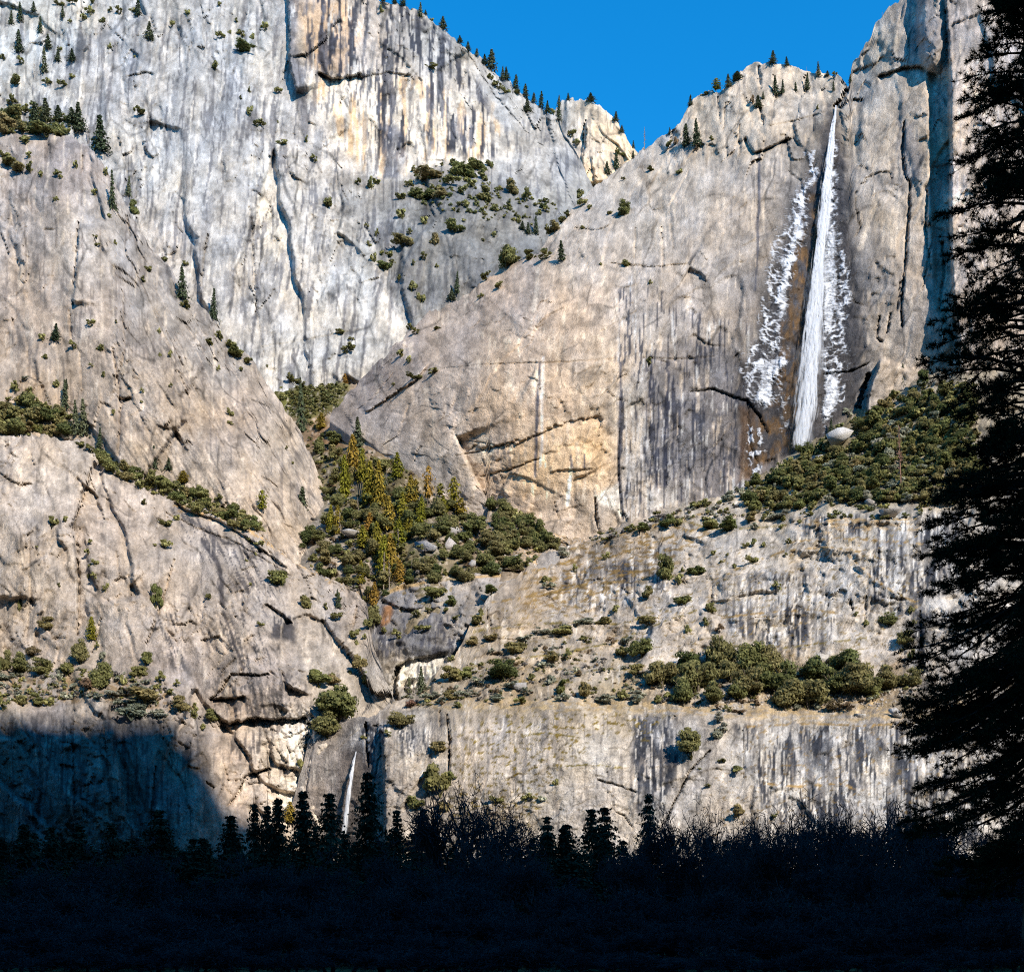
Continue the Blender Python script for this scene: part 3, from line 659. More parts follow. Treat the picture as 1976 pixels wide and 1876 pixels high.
def lower_left():
    s = Layer('lower_left', top=[(-140, 826), (0, 842), (60, 838), (112, 844), (150, 852), (172, 864), (200, 890), (240, 918), (285, 945), (330, 966), (380, 980), (420, 995), (465, 1012), (500, 1026), (530, 1056), (562, 1082), (600, 1100), (640, 1120), (672, 1132), (692, 1146), (708, 1166),
                               (712, 1192), (716, 1226), (728, 1268), (744, 1310), (762, 1348), (790, 1365)],
              bot=[(-140, 1800), (560, 1800), (640, 1760), (700, 1500), (760, 1420), (790, 1400)],
              ctrl=[(-140, 830, 1010), (0, 850, 995), (170, 870, 1010), (0, 1000, 930), (130, 1000, 925), (240, 930, 1015), (330, 972, 1005), (300, 1100, 915), (0, 1285, 885), (200, 1295, 875), (0, 1345, 830), (200, 1345, 826), (350, 1375, 832), (0, 1385, 815), (0, 1600, 796), (200, 1400, 812), (200, 1600, 790), (380, 1550, 795),
                    (500, 1035, 985), (480, 1200, 885), (500, 1300, 850), (500, 1390, 852), (520, 1500, 856), (600, 1110, 965), (640, 1250, 905), (695, 1155, 968), (712, 1220, 940), (740, 1330, 885), (600, 1400, 860), (560, 1600, 850), (450, 1700, 805), (0, 1780, 785), (-140, 1400, 815), (-140, 1780, 790), (640, 1700, 850), (330, 1290, 870), (790, 1390, 885), (400, 1080, 930)])
    r = s.rough(flute=3, block=6.5, big=16, bw=28, asp=1.9, lean=.3, slab=14)
    s.Y += r
    dgn = s.PX - .75 * s.PY
    k = sstep(330, 480, s.PX) * (1 - sstep(1250, 1330, s.PY))
    s.Y += k * 3.2 * (1 - ridge(dgn / 26, s.PY / 300, 2, 99))
    s.step([(152, 1224), (148, 1120), (150, 1072), (141, 1012), (160, 960), (178, 912), (182, 880)], 12, 90)
    for p, d, w in [([(176, 905), (160, 960), (141, 1012), (148, 1072), (152, 1130), (150, 1224)], 14, 8), ([(0, 913), (20, 930), (40, 936), (60, 934)], 8, 6), ([(140, 1012), (136, 1030)], 9, 7), ([(56, 1040), (58, 1160), (50, 1240)], 4, 3.5), ([(224, 1065), (230, 1110)], 5, 4), ([(266, 1085), (266, 1100)], 4, 3),
                    ([(336, 1080), (322, 1130), (304, 1188), (284, 1242)], 9, 7), ([(195, 1195), (178, 1260)], 6, 5), ([(406, 1350), (430, 1330), (446, 1302), (500, 1304), (520, 1302)], 10, 6), ([(404, 1350), (452, 1349), (472, 1344)], 9, 6), ([(516, 1168), (540, 1184), (562, 1202)], 10, 7),
                    ([(398, 1510), (412, 1520)], 8, 7), ([(470, 1500), (490, 1492), (520, 1484)], 12, 9), ([(440, 1555), (460, 1530), (472, 1500)], 9, 6), ([(690, 1170), (680, 1210)], 9, 7), ([(320, 990), (380, 1020), (460, 1050), (560, 1110)], 6, 4), ([(470, 1240), (490, 1225)], 3, 3), ([(60, 1290), (90, 1370)], 0, 1), ([(140, 1450), (145, 1550)], 6, 4), ([(300, 1480), (290, 1600)], 6, 5), ([(200, 1400), (210, 1500)], 5, 4)]:
        if d: s.crack(p, d, w)
    s.step([(425, 1393), (452, 1394), (500, 1386), (545, 1388), (592, 1384)], 15, 34, wob=6, fade=.02)
    s.step([(404, 1350), (450, 1348), (475, 1344)], 8, 24, wob=1.5)
    s.step([(510, 1164), (540, 1186), (562, 1204)], 8, 24, wob=1.5)
    s.step([(328, 962), (360, 985), (420, 1003), (480, 1040), (560, 1100)], 8, 30, wob=2)
    s.step([(592, 1390), (606, 1400), (600, 1450), (585, 1520)], 10, 60)
    s.step([(440, 1555), (470, 1505), (520, 1480)], 6, 30)
    s.idw([(40, 880, (.45, .40, .35)), (130, 900, (.43, .39, .345)), (60, 1000, (.40, .37, .34)), (60, 1130, (.43, .385, .335)), (200, 1000, (.42, .375, .335)), (240, 1150, (.42, .375, .33)), (90, 1250, (.42, .375, .33)), (360, 1040, (.40, .36, .32)), (430, 1120, (.35, .325, .3)), (380, 1200, (.43, .385, .34)), (450, 1240, (.42, .375, .33)), (330, 1280, (.36, .325, .3)),
           (560, 1160, (.38, .35, .32)), (620, 1200, (.41, .375, .335)), (680, 1180, (.34, .31, .285)), (640, 1300, (.42, .385, .34)), (700, 1320, (.38, .35, .31)), (520, 1320, (.30, .275, .26)), (480, 1370, (.36, .31, .27)), (450, 1460, (.48, .41, .35)), (520, 1430, (.60, .54, .47)), (570, 1440, (.68, .64, .58)), (550, 1530, (.58, .53, .46)), (480, 1560, (.44, .38, .33)),
           (150, 1330, (.36, .32, .27)), (0, 1330, (.36, .32, .27)), (100, 1390, (.33, .31, .3)), (250, 1400, (.3, .285, .275)), (100, 1550, (.30, .29, .285)), (300, 1550, (.28, .265, .255)), (390, 1450, (.36, .325, .295))])
    all_ = s.PX * 0 + 1
    s.paint(s.mask([(20, 880), (60, 870), (70, 960), (90, 1000), (50, 1000)], 8, 10) * .55, (.6, .54, .47))
    s.paint(s.mask([(540, 1395), (608, 1388), (600, 1450), (580, 1540), (548, 1560), (540, 1480)], 6, 8) * .7, (.72, .68, .62))
    s.dark_streaks(s.mask([(300, 1185), (345, 1180), (365, 1300), (330, 1290)], 8, 8), (.12, .115, .115), w=6, th=.05, seed=1, asp=10, lean=-.35, op=.85)
    s.dark_streaks(s.mask([(330, 975), (420, 1000), (560, 1100), (520, 1190), (400, 1100), (340, 1010)], 10, 10), (.13, .125, .13), w=6, th=.16, seed=2, asp=12, lean=-.45, op=.8)
    s.dark_streaks(s.mask([(410, 1180), (470, 1180), (570, 1290), (590, 1380), (480, 1380), (440, 1300)], 10, 10), (.13, .125, .125), w=6, th=.16, seed=3, asp=12, lean=-.25, op=.8)
    s.dark_streaks(s.mask([(400, 1300), (590, 1300), (590, 1385), (410, 1385)], 10, 10), (.16, .15, .145), w=9, th=.14, seed=4, asp=3, op=.75)
    s.dark_streaks(s.mask([(520, 1170), (570, 1190), (570, 1240), (520, 1230)], 6, 6), (.09, .09, .1), w=7, th=.0, seed=9, asp=10, op=.85)
    s.dark_streaks(s.mask([(440, 1392), (608, 1388), (590, 1500), (440, 1480)], 6, 6), (.17, .155, .15), w=8, th=.22, seed=5, asp=7, op=.75)
    s.dark_streaks(s.mask([(0, 1380), (380, 1390), (400, 1600), (0, 1620)], 12, 12), (.12, .12, .125), w=9, th=.16, seed=6, asp=10, op=.7)
    for l, w, a in [([(390, 1042), (410, 1068), (424, 1100), (430, 1164)], 10, .85), ([(430, 1180), (446, 1220), (470, 1290)], 6, .8), ([(500, 1370), (502, 1440)], 5, .7), ([(360, 1000), (400, 1025), (440, 1050)], 6, .6)]:
        s.paint(s.line(l, w) * a, (.1, .095, .1))
    s.dark_streaks(all_, (.27, .245, .225), w=9, th=.36, seed=7, asp=10, op=.5)
    s.dark_streaks(all_, (.54, .49, .43), w=10, th=.36, seed=8, asp=8, op=.55)
    ledge = s.mask([(-140, 1300), (100, 1310), (220, 1310), (330, 1335), (380, 1370), (330, 1372), (200, 1352), (-140, 1365)], 5, 8)
    s.dark_streaks(ledge, (.30, .235, .165), w=14, th=-.1, seed=11, asp=.6, op=.8)
    s.dark_streaks(s.mask([(328, 960), (500, 1022), (640, 1112), (690, 1140), (640, 1130), (480, 1030), (340, 985)], 4, 4), DRY, w=14, th=.05, seed=14, asp=.5, op=.7)
    s.mottle(.18, .15)
    s.col *= np.array([1.0, .97, .94])
    s.col *= (1 - .3 * s.mask([(-160, 1372), (200, 1378), (330, 1392), (400, 1420), (420, 1560), (480, 1640), (480, 1820), (-160, 1820)], 14, 10))[..., None]  # rock colour darkened inside the south rim's shadow, painted in to deepen the shade
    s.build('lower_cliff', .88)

def terraces():
    s = Layer('terraces',
        top=[(540, 1600), (560, 1560), (578, 1500), (596, 1432), (612, 1402), (640, 1396), (680, 1384), (720, 1380), (745, 1366), (762, 1352), (800, 1342), (830, 1312), (870, 1272), (895, 1236), (915, 1190), (945, 1150), (985, 1122), (1010, 1100), (1040, 1066), (1080, 1056), (1130, 1044), (1200, 1012),
             (1300, 980), (1370, 962), (1420, 948), (1480, 910), (1540, 868), (1600, 826), (1640, 800), (1680, 782), (1740, 744), (1790, 722), (1850, 722), (2140, 690)],
        bot=[(540, 1800), (2140, 1800)],
        ctrl=[(540, 1600, 850), (612, 1405, 862), (600, 1560, 842), (660, 1450, 850), (660, 1640, 838), (620, 1780, 832), (745, 1372, 850), (735, 1400, 832), (740, 1640, 795), (800, 1350, 885), (870, 1372, 815), (870, 1600, 788), (1100, 1372, 802), (1100, 1650, 768), (1400, 1375, 792), (1400, 1650, 757), (1700, 1385, 790), (1700, 1650, 752), (1900, 1385, 790), (1900, 1700, 747), (1000, 1780, 765), (2140, 1780, 745),
              (900, 1335, 868), (1100, 1335, 855), (1400, 1345, 838), (1700, 1335, 838), (890, 1260, 920), (1100, 1200, 935), (1300, 1250, 890), (1100, 1120, 1005), (1042, 1072, 1060), (1130, 1050, 1085), (1300, 1100, 965), (1300, 990, 1075), (1420, 955, 1098), (1420, 1010, 1015), (1500, 1200, 890), (1700, 1250, 880), (1600, 1020, 965), (1700, 1100, 905), (1750, 1020, 955), (1540, 875, 1112), (1600, 950, 1025),
              (1680, 790, 1116), (1700, 900, 1040), (1790, 726, 1105), (1850, 730, 1060), (1850, 850, 1020), (1900, 1000, 950), (2140, 700, 1050), (2140, 1100, 895), (1000, 1112, 1015), (950, 1155, 968), (900, 1232, 925), (1500, 1290, 865), (1400, 1130, 935), (1200, 1280, 880)])
    low = sstep(1340, 1400, s.PY)                           # the bottom cliff
    slab = (1 - low)
    r = s.rough(flute=.8, block=4.0, big=8, bw=22, asp=.9, lean=0, slab=7)
    s.Y += r * (1 - .6 * low)
    wv = s.PY + .18 * (s.PX - 1200) * (s.PX < 1350) + 16 * fbm(s.PX / 90, s.PY / 60, 3, 5)
    s.Y += slab * sstep(920, 1000, s.PX) * 4.5 * ((wv / 34.0) % 1.0) * (.3 + sstep(-.2, .3, fbm(s.PX / 80, s.PY / 50, 2, 6)))
    wv2 = s.PY + 9 * fbm(s.PX / 70, s.PY / 60, 3, 15)
    s.Y += low * 1.5 * ((wv2 / 46.0) % 1.0)
    # steeper risers between the benches on the right
    for p, d, f_ in [([(1640, 1072), (1700, 1052), (1760, 1040), (1860, 1030)], -7, 60), ([(1380, 1130), (1440, 1106), (1500, 1098), (1580, 1110)], -6, 50), ([(1400, 1196), (1480, 1186), (1560, 1180), (1640, 1190), (1720, 1220)], -6, 50), ([(1560, 1012), (1640, 1004), (1760, 1004)], -6, 30)]:
        s.step(p, d, f_, wob=4)
    for p, d, w in [([(862, 1378), (868, 1430), (866, 1500)], 16, 7), ([(848, 1372), (850, 1400)], 9, 5), ([(706, 1395), (708, 1440), (712, 1480)], 16, 9), ([(1370, 1448), (1333, 1485), (1310, 1530), (1286, 1580)], 9, 5), ([(1155, 1505), (1190, 1515), (1226, 1528)], 6, 4), ([(1180, 1560), (1205, 1575), (1222, 1600)], 4, 3), ([(1640, 1158), (1646, 1178)], 9, 6),
                    ([(1434, 1410), (1436, 1500)], 4, 3), ([(1376, 1125), (1372, 1160)], 5, 4), ([(1480, 1100), (1430, 1140)], 4, 3), ([(1672, 1150), (1668, 1210)], 5, 4), ([(1775, 1180), (1780, 1300)], 9, 6), ([(940, 1180), (948, 1220)], 9, 7), ([(1010, 1100), (1006, 1120)], 8, 6), ([(720, 1400), (740, 1402)], 6, 5), ([(760, 1350), (740, 1420), (700, 1640)], 3, 3), ([(960, 1190), (965, 1216)], 5, 4),
                    ([(940, 1230), (1010, 1236), (1080, 1228)], 4, 3), ([(1600, 1310), (1660, 1300)], 3, 3)]:
        s.crack(p, d, w)
    s.step([(745, 1640), (742, 1500), (738, 1420), (728, 1390)], -16, 160, wob=3)
    s.step([(578, 1640), (590, 1540), (604, 1440), (612, 1410)], -4, 40)
    s.idw([(620, 1440, (.33, .3, .275)), (620, 1560, (.32, .285, .26)), (700, 1440, (.24, .225, .215)), (690, 1580, (.26, .235, .215)), (800, 1420, (.39, .36, .325)), (800, 1560, (.38, .345, .31)), (950, 1450, (.42, .38, .34)), (1050, 1550, (.41, .38, .345)), (1150, 1430, (.44, .41, .37)), (1150, 1580, (.43, .40, .37)), (1270, 1450, (.31, .3, .295)), (1360, 1550, (.40, .37, .34)), (1500, 1450, (.44, .43, .415)), (1700, 1450, (.44, .43, .415)), (1600, 1600, (.42, .40, .385)), (1850, 1500, (.42, .41, .4)), (1350, 1620, (.40, .375, .345)),
           (1000, 1160, (.35, .305, .26)), (1100, 1080, (.38, .335, .29)), (1200, 1100, (.35, .30, .25)), (1150, 1200, (.39, .35, .31)), (1300, 1180, (.43, .395, .36)), (1250, 1260, (.42, .385, .35)), (1100, 1280, (.36, .32, .275)), (950, 1290, (.35, .31, .265)), (1350, 1050, (.43, .39, .345)), (1450, 1050, (.46, .42, .375)), (1480, 1160, (.46, .43, .395)), (1600, 1150, (.45, .425, .395)), (1700, 1100, (.45, .43, .405)), (1700, 1230, (.47, .44, .41)), (1550, 1010, (.45, .42, .385)),
           (1500, 960, (.27, .23, .17)), (1600, 900, (.2, .18, .12)), (1700, 850, (.25, .215, .155)), (1800, 780, (.36, .32, .26)), (1350, 990, (.37, .335, .29)), (1200, 1030, (.37, .325, .28)), (1500, 1320, (.30, .24, .17)), (1700, 1330, (.30, .24, .175)), (1200, 1330, (.34, .28, .2)), (1000, 1330, (.34, .28, .21)), (850, 1340, (.35, .3, .24)), (1850, 1150, (.44, .42, .395))])
    all_ = s.PX * 0 + 1
    BK = (.075, .08, .095); WH = (.60, .585, .56)
    for pts, th, w in [([(1640, 1070), (1700, 1040), (1860, 1020), (1860, 1140), (1780, 1170), (1720, 1200), (1680, 1150)], .0, 6), ([(1390, 1130), (1450, 1106), (1590, 1110), (1610, 1200), (1600, 1270), (1500, 1250), (1410, 1220), (1400, 1180)], .08, 6),
                       ([(1540, 1000), (1860, 985), (1860, 1040), (1560, 1040)], .12, 6), ([(1420, 1400), (1560, 1398), (1860, 1395), (1900, 1640), (1560, 1650), (1470, 1560)], .02, 7), ([(1222, 1385), (1300, 1380), (1315, 1480), (1260, 1590), (1222, 1560)], -.02, 6), ([(1540, 1410), (1590, 1410), (1600, 1490), (1560, 1500)], -.15, 9), ([(1765, 1170), (1800, 1180), (1790, 1330), (1760, 1330)], -.1, 6),
                       ([(700, 1395), (750, 1400), (745, 1500), (705, 1520)], -.05, 5), ([(1080, 1110), (1300, 1050), (1300, 1120), (1200, 1180), (1100, 1180)], .24, 7), ([(760, 1400), (830, 1400), (820, 1500), (770, 1500)], .15, 6)]:
        m = s.mask(pts, 10, 12) * (.45 + .55 * sstep(-.25, .1, fbm(s.PX / 38, s.PY / 110, 3, 640)))
        s.dark_streaks(m, (.26, .255, .25), w=w * 4, th=.05, sft=.15, seed=36, asp=5, op=.55)
        s.paint(m * .3, (.44, .425, .405))
        s.dark_streaks(m, WH, w=w * 2.2, th=.14, sft=.1, seed=31, asp=8, op=.6)
        s.dark_streaks(m, BK, w=w * 1.6, th=th - .02, sft=.06, seed=32, asp=12, op=.95)
        s.dark_streaks(m, BK, w=w * .75, th=.16, sft=.06, seed=35, asp=18, op=.85)
        s.dark_streaks(m, WH, w=w * .9, th=.36, sft=.06, seed=33, asp=16, op=.7)
    s.dark_streaks(low, (.22, .205, .195), w=9, th=.2, seed=7, asp=10, op=.6)
    s.dark_streaks(slab, (.24, .215, .19), w=9, th=.26, seed=8, asp=4, lean=.5, op=.5)
    s.dark_streaks(all_, (.56, .52, .47), w=11, th=.34, seed=9, asp=6, op=.5)
    G1 = (.33, .235, .125); G2 = (.22, .175, .075)
    for pts, d, gr in [([(1100, 1060), (1200, 1032), (1300, 1003), (1390, 985)], 8, G1), ([(1010, 1107), (1090, 1086), (1180, 1075), (1280, 1040), (1370, 1013)], 9, G1), ([(950, 1162), (1040, 1150), (1120, 1130), (1230, 1102)], 7, G1), ([(915, 1218), (1000, 1206), (1100, 1201), (1200, 1205), (1275, 1178)], 9, G2),
                       ([(880, 1292), (980, 1272), (1080, 1262), (1180, 1240), (1280, 1200), (1345, 1178)], 8, G2), ([(1396, 1192), (1470, 1183), (1560, 1176), (1610, 1182)], 6, G1), ([(1375, 1122), (1450, 1086), (1520, 1062), (1600, 1056), (1665, 1066)], 7, G1), ([(1520, 1048), (1600, 1040), (1690, 1042), (1790, 1050)], 6, G1),
                       ([(1636, 1072), (1680, 1112), (1720, 1140), (1770, 1164)], 5, G1), ([(1535, 1012), (1620, 1004), (1770, 1002)], 6, G1), ([(1480, 1512), (1540, 1518), (1620, 1511), (1650, 1522)], 3, G1), ([(1300, 1000), (1380, 1022), (1440, 1020), (1540, 1012)], 5, G2), ([(1400, 1245), (1500, 1252), (1600, 1240), (1680, 1230)], 5, G2),
                       ([(1090, 1300), (1180, 1290), (1260, 1296)], 5, G2), ([(930, 1320), (1040, 1312), (1120, 1318)], 5, G2), ([(1440, 1402), (1560, 1396), (1660, 1400), (1850, 1392)], 4, G1), ([(1000, 1420), (1060, 1414), (1120, 1424)], 3, (.2, .16, .06)), ([(1080, 1480), (1140, 1474), (1200, 1482)], 3, (.2, .16, .06)), ([(880, 1560), (960, 1550), (1040, 1560)], 3, (.2, .16, .06))]:
        s.ledge(pts, d, 22, gr, 3.5)
    # moss cushions, dry grass on the benches, soil under the brush
    mo = fbm(s.PX / 13, s.PY / 8, 4, 301, .6)
    mz = s.mask([(960, 1366), (1300, 1372), (1250, 1420), (1150, 1420), (1080, 1500), (1000, 1640), (860, 1620), (880, 1400)], 20, 20)
    s.paint(mz * sstep(.18, .3, mo) * .85, (.19, .145, .055))
    s.paint(s.mask([(1000, 1130), (1120, 1050), (1330, 1000), (1400, 1020), (1300, 1090), (1150, 1170), (1010, 1200)], 18, 18) * sstep(.02, .2, fbm(s.PX / 22 + s.PY / 40, s.PY / 7, 4, 302, .6)) * .8, (.235, .165, .085))
    s.paint(s.mask([(1440, 1380), (1900, 1380), (1900, 1650), (1300, 1650)], 20, 20) * sstep(.3, .4, mo) * .6, (.24, .17, .08))
    s.paint(s.mask([(900, 1180), (1400, 1050), (1780, 1010), (1780, 1290), (1300, 1290), (900, 1340)], 20, 20) * sstep(.26, .38, fbm(s.PX / 16, s.PY / 5, 4, 303, .6)) * .75, (.23, .175, .09))
    dr = s.mask([(740, 1356), (900, 1345), (1200, 1352), (1500, 1352), (1850, 1345), (1900, 1388), (1500, 1392), (1200, 1372), (900, 1372)], 5, 8)
    s.paint(dr * sstep(-.15, .15, fbm(s.PX / 20, s.PY / 6, 3, 304)) * .75, (.39, .31, .21))
    s.paint(s.mask([(1540, 1000), (1760, 1000), (1780, 1022), (1540, 1030)], 4, 8) * sstep(0, .2, fbm(s.PX / 20, s.PY / 5, 3, 305)) * .75, (.40, .31, .21))
    s.paint(s.mask([(655, 1450), (690, 1440), (720, 1470), (700, 1640), (640, 1640), (650, 1540)], 8, 8) * .6, (.17, .145, .13))
    s.mottle(.17, .16)
    s.col *= np.array([1.0, .985, .96])
    s.build('terraced_cliff')
    return s

def valley_floor():
    xs = np.linspace(-4000, 4000, 81); ys = np.linspace(-4000, 1600, 57)
    X, Y = np.meshgrid(xs, ys)
    Z = 1.2 * fbm(X / 130, Y / 130, 3, 9) * sstep(40, 160, np.hypot(X, Y))
    V = np.stack([X, Y, Z], -1)
    mm, nn = X.shape; idx = np.arange(mm * nn).reshape(mm, nn)
    f = np.stack([idx[:-1, :-1], idx[:-1, 1:], idx[1:, 1:], idx[1:, :-1]], -1).reshape(-1, 4)
    m, nt, out = new_mat('meadow')
    n = N(nt, 'ShaderNodeTexNoise'); n.inputs['Scale'].default_value = .4; n.inputs['Detail'].default_value = 6
    g = N(nt, 'ShaderNodeNewGeometry'); nt.links.new(g.outputs['Position'], n.inputs['Vector'])
    cr = N(nt, 'ShaderNodeValToRGB'); cr.color_ramp.elements[0].color = (.05, .042, .02, 1); cr.color_ramp.elements[1].color = (.11, .085, .04, 1)
    cr.color_ramp.elements[0].position = .35; cr.color_ramp.elements[1].position = .65
    b = N(nt, 'ShaderNodeBsdfDiffuse'); nt.links.new(n.outputs[0], cr.inputs[0]); nt.links.new(cr.outputs[0], b.inputs[0]); nt.links.new(b.outputs[0], out.inputs[0])
    tag(mesh_obj('ground', V, f, m, smooth=True), kind='structure')

def south_rim():
    """the other side of the valley, behind the camera: it shades the floor and the foot of the left cliff"""
    ry = -760.0
    edge = [((-1500), 700, 160), (-700, 800, 140), (-420, 815, 134)]
    pts = []
    for (px, py, Y) in [(-500, 1370, 815), (-100, 1378, 815), (100, 1388, 812), (230, 1382, 812), (320, 1385, 820), (352, 1410, 822), (378, 1460, 822), (405, 1520, 825), (450, 1570, 830), (520, 1625, 840)]:
        pts.append(at(px, py, Y))
    for x in (-60, 40, 150, 300, 500, 800, 1200): pts.append(np.array([x, 640.0, 0.0]))
    prof = []
    for p in pts:
        s_ = (p[1] - ry) / -SUN[1]
        q = p + SUN * s_
        prof.append((q[0], q[2]))
    prof.sort()
    prof = [(prof[0][0] - 2500, prof[0][1] - 200)] + prof + [(prof[-1][0] + 2500, prof[-1][1])]
    xs = np.linspace(-3000, 4500, 751)
    zr = np.interp(xs, [p[0] for p in prof], [p[1] for p in prof])
    zr = zr + 7 * fbm(xs / 60, xs * 0, 4, 88)
    rows = []; cols = []
    for (dy, fz) in [(420, -.02), (330, .1), (230, .4), (120, .72), (50, .9), (0, 1.0), (-150, .99), (-600, .93), (-1800, .8), (-3000, -.02)]:
        y = np.full(xs.shape, ry + dy)
        if 0 < fz < 1: y = y + 40 * fbm(xs / 120, xs * 0 + fz * 9, 3, 5)
        rows.append(np.stack([xs, y, zr * fz], -1)); cols.append(np.tile(np.array(GREY) * .7, (len(xs), 1)))
    V = np.stack(rows); C = np.stack(cols)
    mm, nn = V.shape[:2]; idx = np.arange(mm * nn).reshape(mm, nn)
    f = np.stack([idx[:-1, :-1], idx[:-1, 1:], idx[1:, 1:], idx[1:, :-1]], -1).reshape(-1, 4)
    tag(mesh_obj('south_mountain', V, f, ROCK, cols=C.reshape(-1, 3)), kind='structure')

wall_far_left(); tower(); buttress_left()
FALLS = falls_wall()
gully(); gorge(); lower_left(); terraces(); valley_floor(); south_rim()
# ------------------------------------------------------------------ plants
def leaf_material(name, base, var=.35, trans=.45, hue=.04):
    m, nt, out = new_mat(name)
    L = nt.links.new
    att = N(nt, 'ShaderNodeAttribute', attribute_name='Col')
    oi = N(nt, 'ShaderNodeObjectInfo')
    r1 = N(nt, 'ShaderNodeMapRange'); r1.inputs[3].default_value = 1 - var; r1.inputs[4].default_value = 1 + var
    L(oi.outputs['Random'], r1.inputs[0])
    hv = N(nt, 'ShaderNodeHueSaturation'); hv.inputs['Color'].default_value = (*base, 1)
    r2 = N(nt, 'ShaderNodeMath', operation='MULTIPLY_ADD'); L(oi.outputs['Random'], r2.inputs[0]); r2.inputs[1].default_value = -2 * hue; r2.inputs[2].default_value = .5 + hue
    L(r2.outputs[0], hv.inputs['Hue']); L(r1.outputs[0], hv.inputs['Value'])
    mx = N(nt, 'ShaderNodeMix', data_type='RGBA', blend_type='MULTIPLY'); mx.inputs['Factor'].default_value = 1
    L(hv.outputs[0], mx.inputs[6]); L(att.outputs['Color'], mx.inputs[7])
    d = N(nt, 'ShaderNodeBsdfDiffuse'); t = N(nt, 'ShaderNodeBsdfTranslucent')
    L(mx.outputs[2], d.inputs[0]); L(mx.outputs[2], t.inputs[0])
    ms = N(nt, 'ShaderNodeMixShader'); ms.inputs[0].default_value = trans
    L(d.outputs[0], ms.inputs[1]); L(t.outputs[0], ms.inputs[2]); L(ms.outputs[0], out.inputs[0])
    return m

def bark_material(name, a, b):
    m, nt, out = new_mat(name)
    g = N(nt, 'ShaderNodeNewGeometry'); n = N(nt, 'ShaderNodeTexNoise'); n.inputs['Scale'].default_value = 3.0; n.inputs['Detail'].default_value = 2
    nt.links.new(g.outputs['Position'], n.inputs['Vector'])
    cr = N(nt, 'ShaderNodeValToRGB'); cr.color_ramp.elements[0].color = (*a, 1); cr.color_ramp.elements[1].color = (*b, 1)
    cr.color_ramp.elements[0].position = .35; cr.color_ramp.elements[1].position = .65
    d = N(nt, 'ShaderNodeBsdfDiffuse')
    nt.links.new(n.outputs[0], cr.inputs[0]); nt.links.new(cr.outputs[0], d.inputs[0]); nt.links.new(d.outputs[0], out.inputs[0])
    return m

M_SHRUB = leaf_material('shrub_leaves', (.255, .238, .092), .3)
M_OAK = leaf_material('oak_leaves', (.205, .205, .078), .3)
M_SAGE = leaf_material('sage_leaves', (.34, .34, .24), .2)
M_RED = leaf_material('brown_leaves', (.23, .16, .095), .25)
M_CON = leaf_material('conifer_needles', (.095, .112, .06), .3, .15)
M_CED = leaf_material('cedar_needles', (.29, .225, .038), .3, .2)
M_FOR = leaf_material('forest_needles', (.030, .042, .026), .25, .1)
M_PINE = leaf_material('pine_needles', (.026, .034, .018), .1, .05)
M_BARK = bark_material('bark', (.09, .07, .05), (.2, .16, .12))
M_SNAG = bark_material('dead_wood', (.20, .15, .11), (.36, .3, .25))
M_RSNAG = bark_material('rusty_dead_wood', (.16, .09, .06), (.27, .17, .12))
M_TWIG = bark_material('twigs', (.03, .03, .033), (.065, .065, .072))
M_DARKBARK = bark_material('dark_bark', (.03, .025, .02), (.07, .055, .045))

def rnd_dirs(rs, n, up=None):
    v = rs.normal(size=(n, 3)); v /= np.linalg.norm(v, axis=1)[:, None]
    return v

def quads_at(rs, P, Nn, size, asp=1.0):
    """one leaf quad at each point, roughly facing Nn"""
    n = len(P)
    Nn = Nn + rs.normal(size=(n, 3)) * .4
    Nn /= np.linalg.norm(Nn, axis=1)[:, None]
    a = np.cross(Nn, rnd_dirs(rs, n)); a /= np.linalg.norm(a, axis=1)[:, None] + 1e-9
    b = np.cross(Nn, a)
    s = (np.asarray(size) * rs.uniform(.6, 1.4, n))[:, None]
    V = np.stack([P - a * s, P + b * s * asp, P + a * s * rs.uniform(.6, 1, (n, 1)), P - b * s * asp], 1)
    return V.reshape(-1, 3), np.arange(n * 4).reshape(n, 4)

def tube_segments(A, B, ra, rb, k=4):
    """tapered prisms between the points A and B"""
    A = np.asarray(A, float); B = np.asarray(B, float)
    d = B - A; L = np.linalg.norm(d, axis=1)[:, None] + 1e-9; d = d / L
    ref = np.where(np.abs(d[:, 2:3]) > .9, np.array([[1., 0, 0]]), np.array([[0, 0, 1.]]))
    u = np.cross(d, ref); u /= np.linalg.norm(u, axis=1)[:, None]; v = np.cross(d, u)
    n = len(A); V = np.zeros((n, 2 * k, 3))
    ra = np.broadcast_to(ra, (n,)); rb = np.broadcast_to(rb, (n,))
    for i in range(k):
        an = 2 * math.pi * i / k
        o = u * math.cos(an) + v * math.sin(an)
        V[:, i] = A + o * ra[:, None]; V[:, k + i] = B + o * rb[:, None]
    base = (np.arange(n) * 2 * k)[:, None, None]
    q = np.array([[i, (i + 1) % k, k + (i + 1) % k, k + i] for i in range(k)])[None]
    return V.reshape(-1, 3), (base + q).reshape(-1, 4)

class MB:
    def __init__(s): s.V = []; s.F = []; s.C = []; s.n = 0
    def add(s, V, F, c=1.0):
        s.V.append(V); s.F.append(F + s.n); s.n += len(V)
        c = np.asarray(c, float)
        s.C.append(np.broadcast_to(c.reshape(-1, 1) if c.ndim == 1 else c, (len(V), 3)) if c.ndim else np.full((len(V), 3), float(c)))
    def mesh(s, name, mat):
        return mesh_obj(name, np.concatenate(s.V), [np.concatenate([f for f in s.F if f.shape[1] == k]) for k in (3, 4) if any(f.shape[1] == k for f in s.F)], mat, cols=np.concatenate(s.C), link=False)

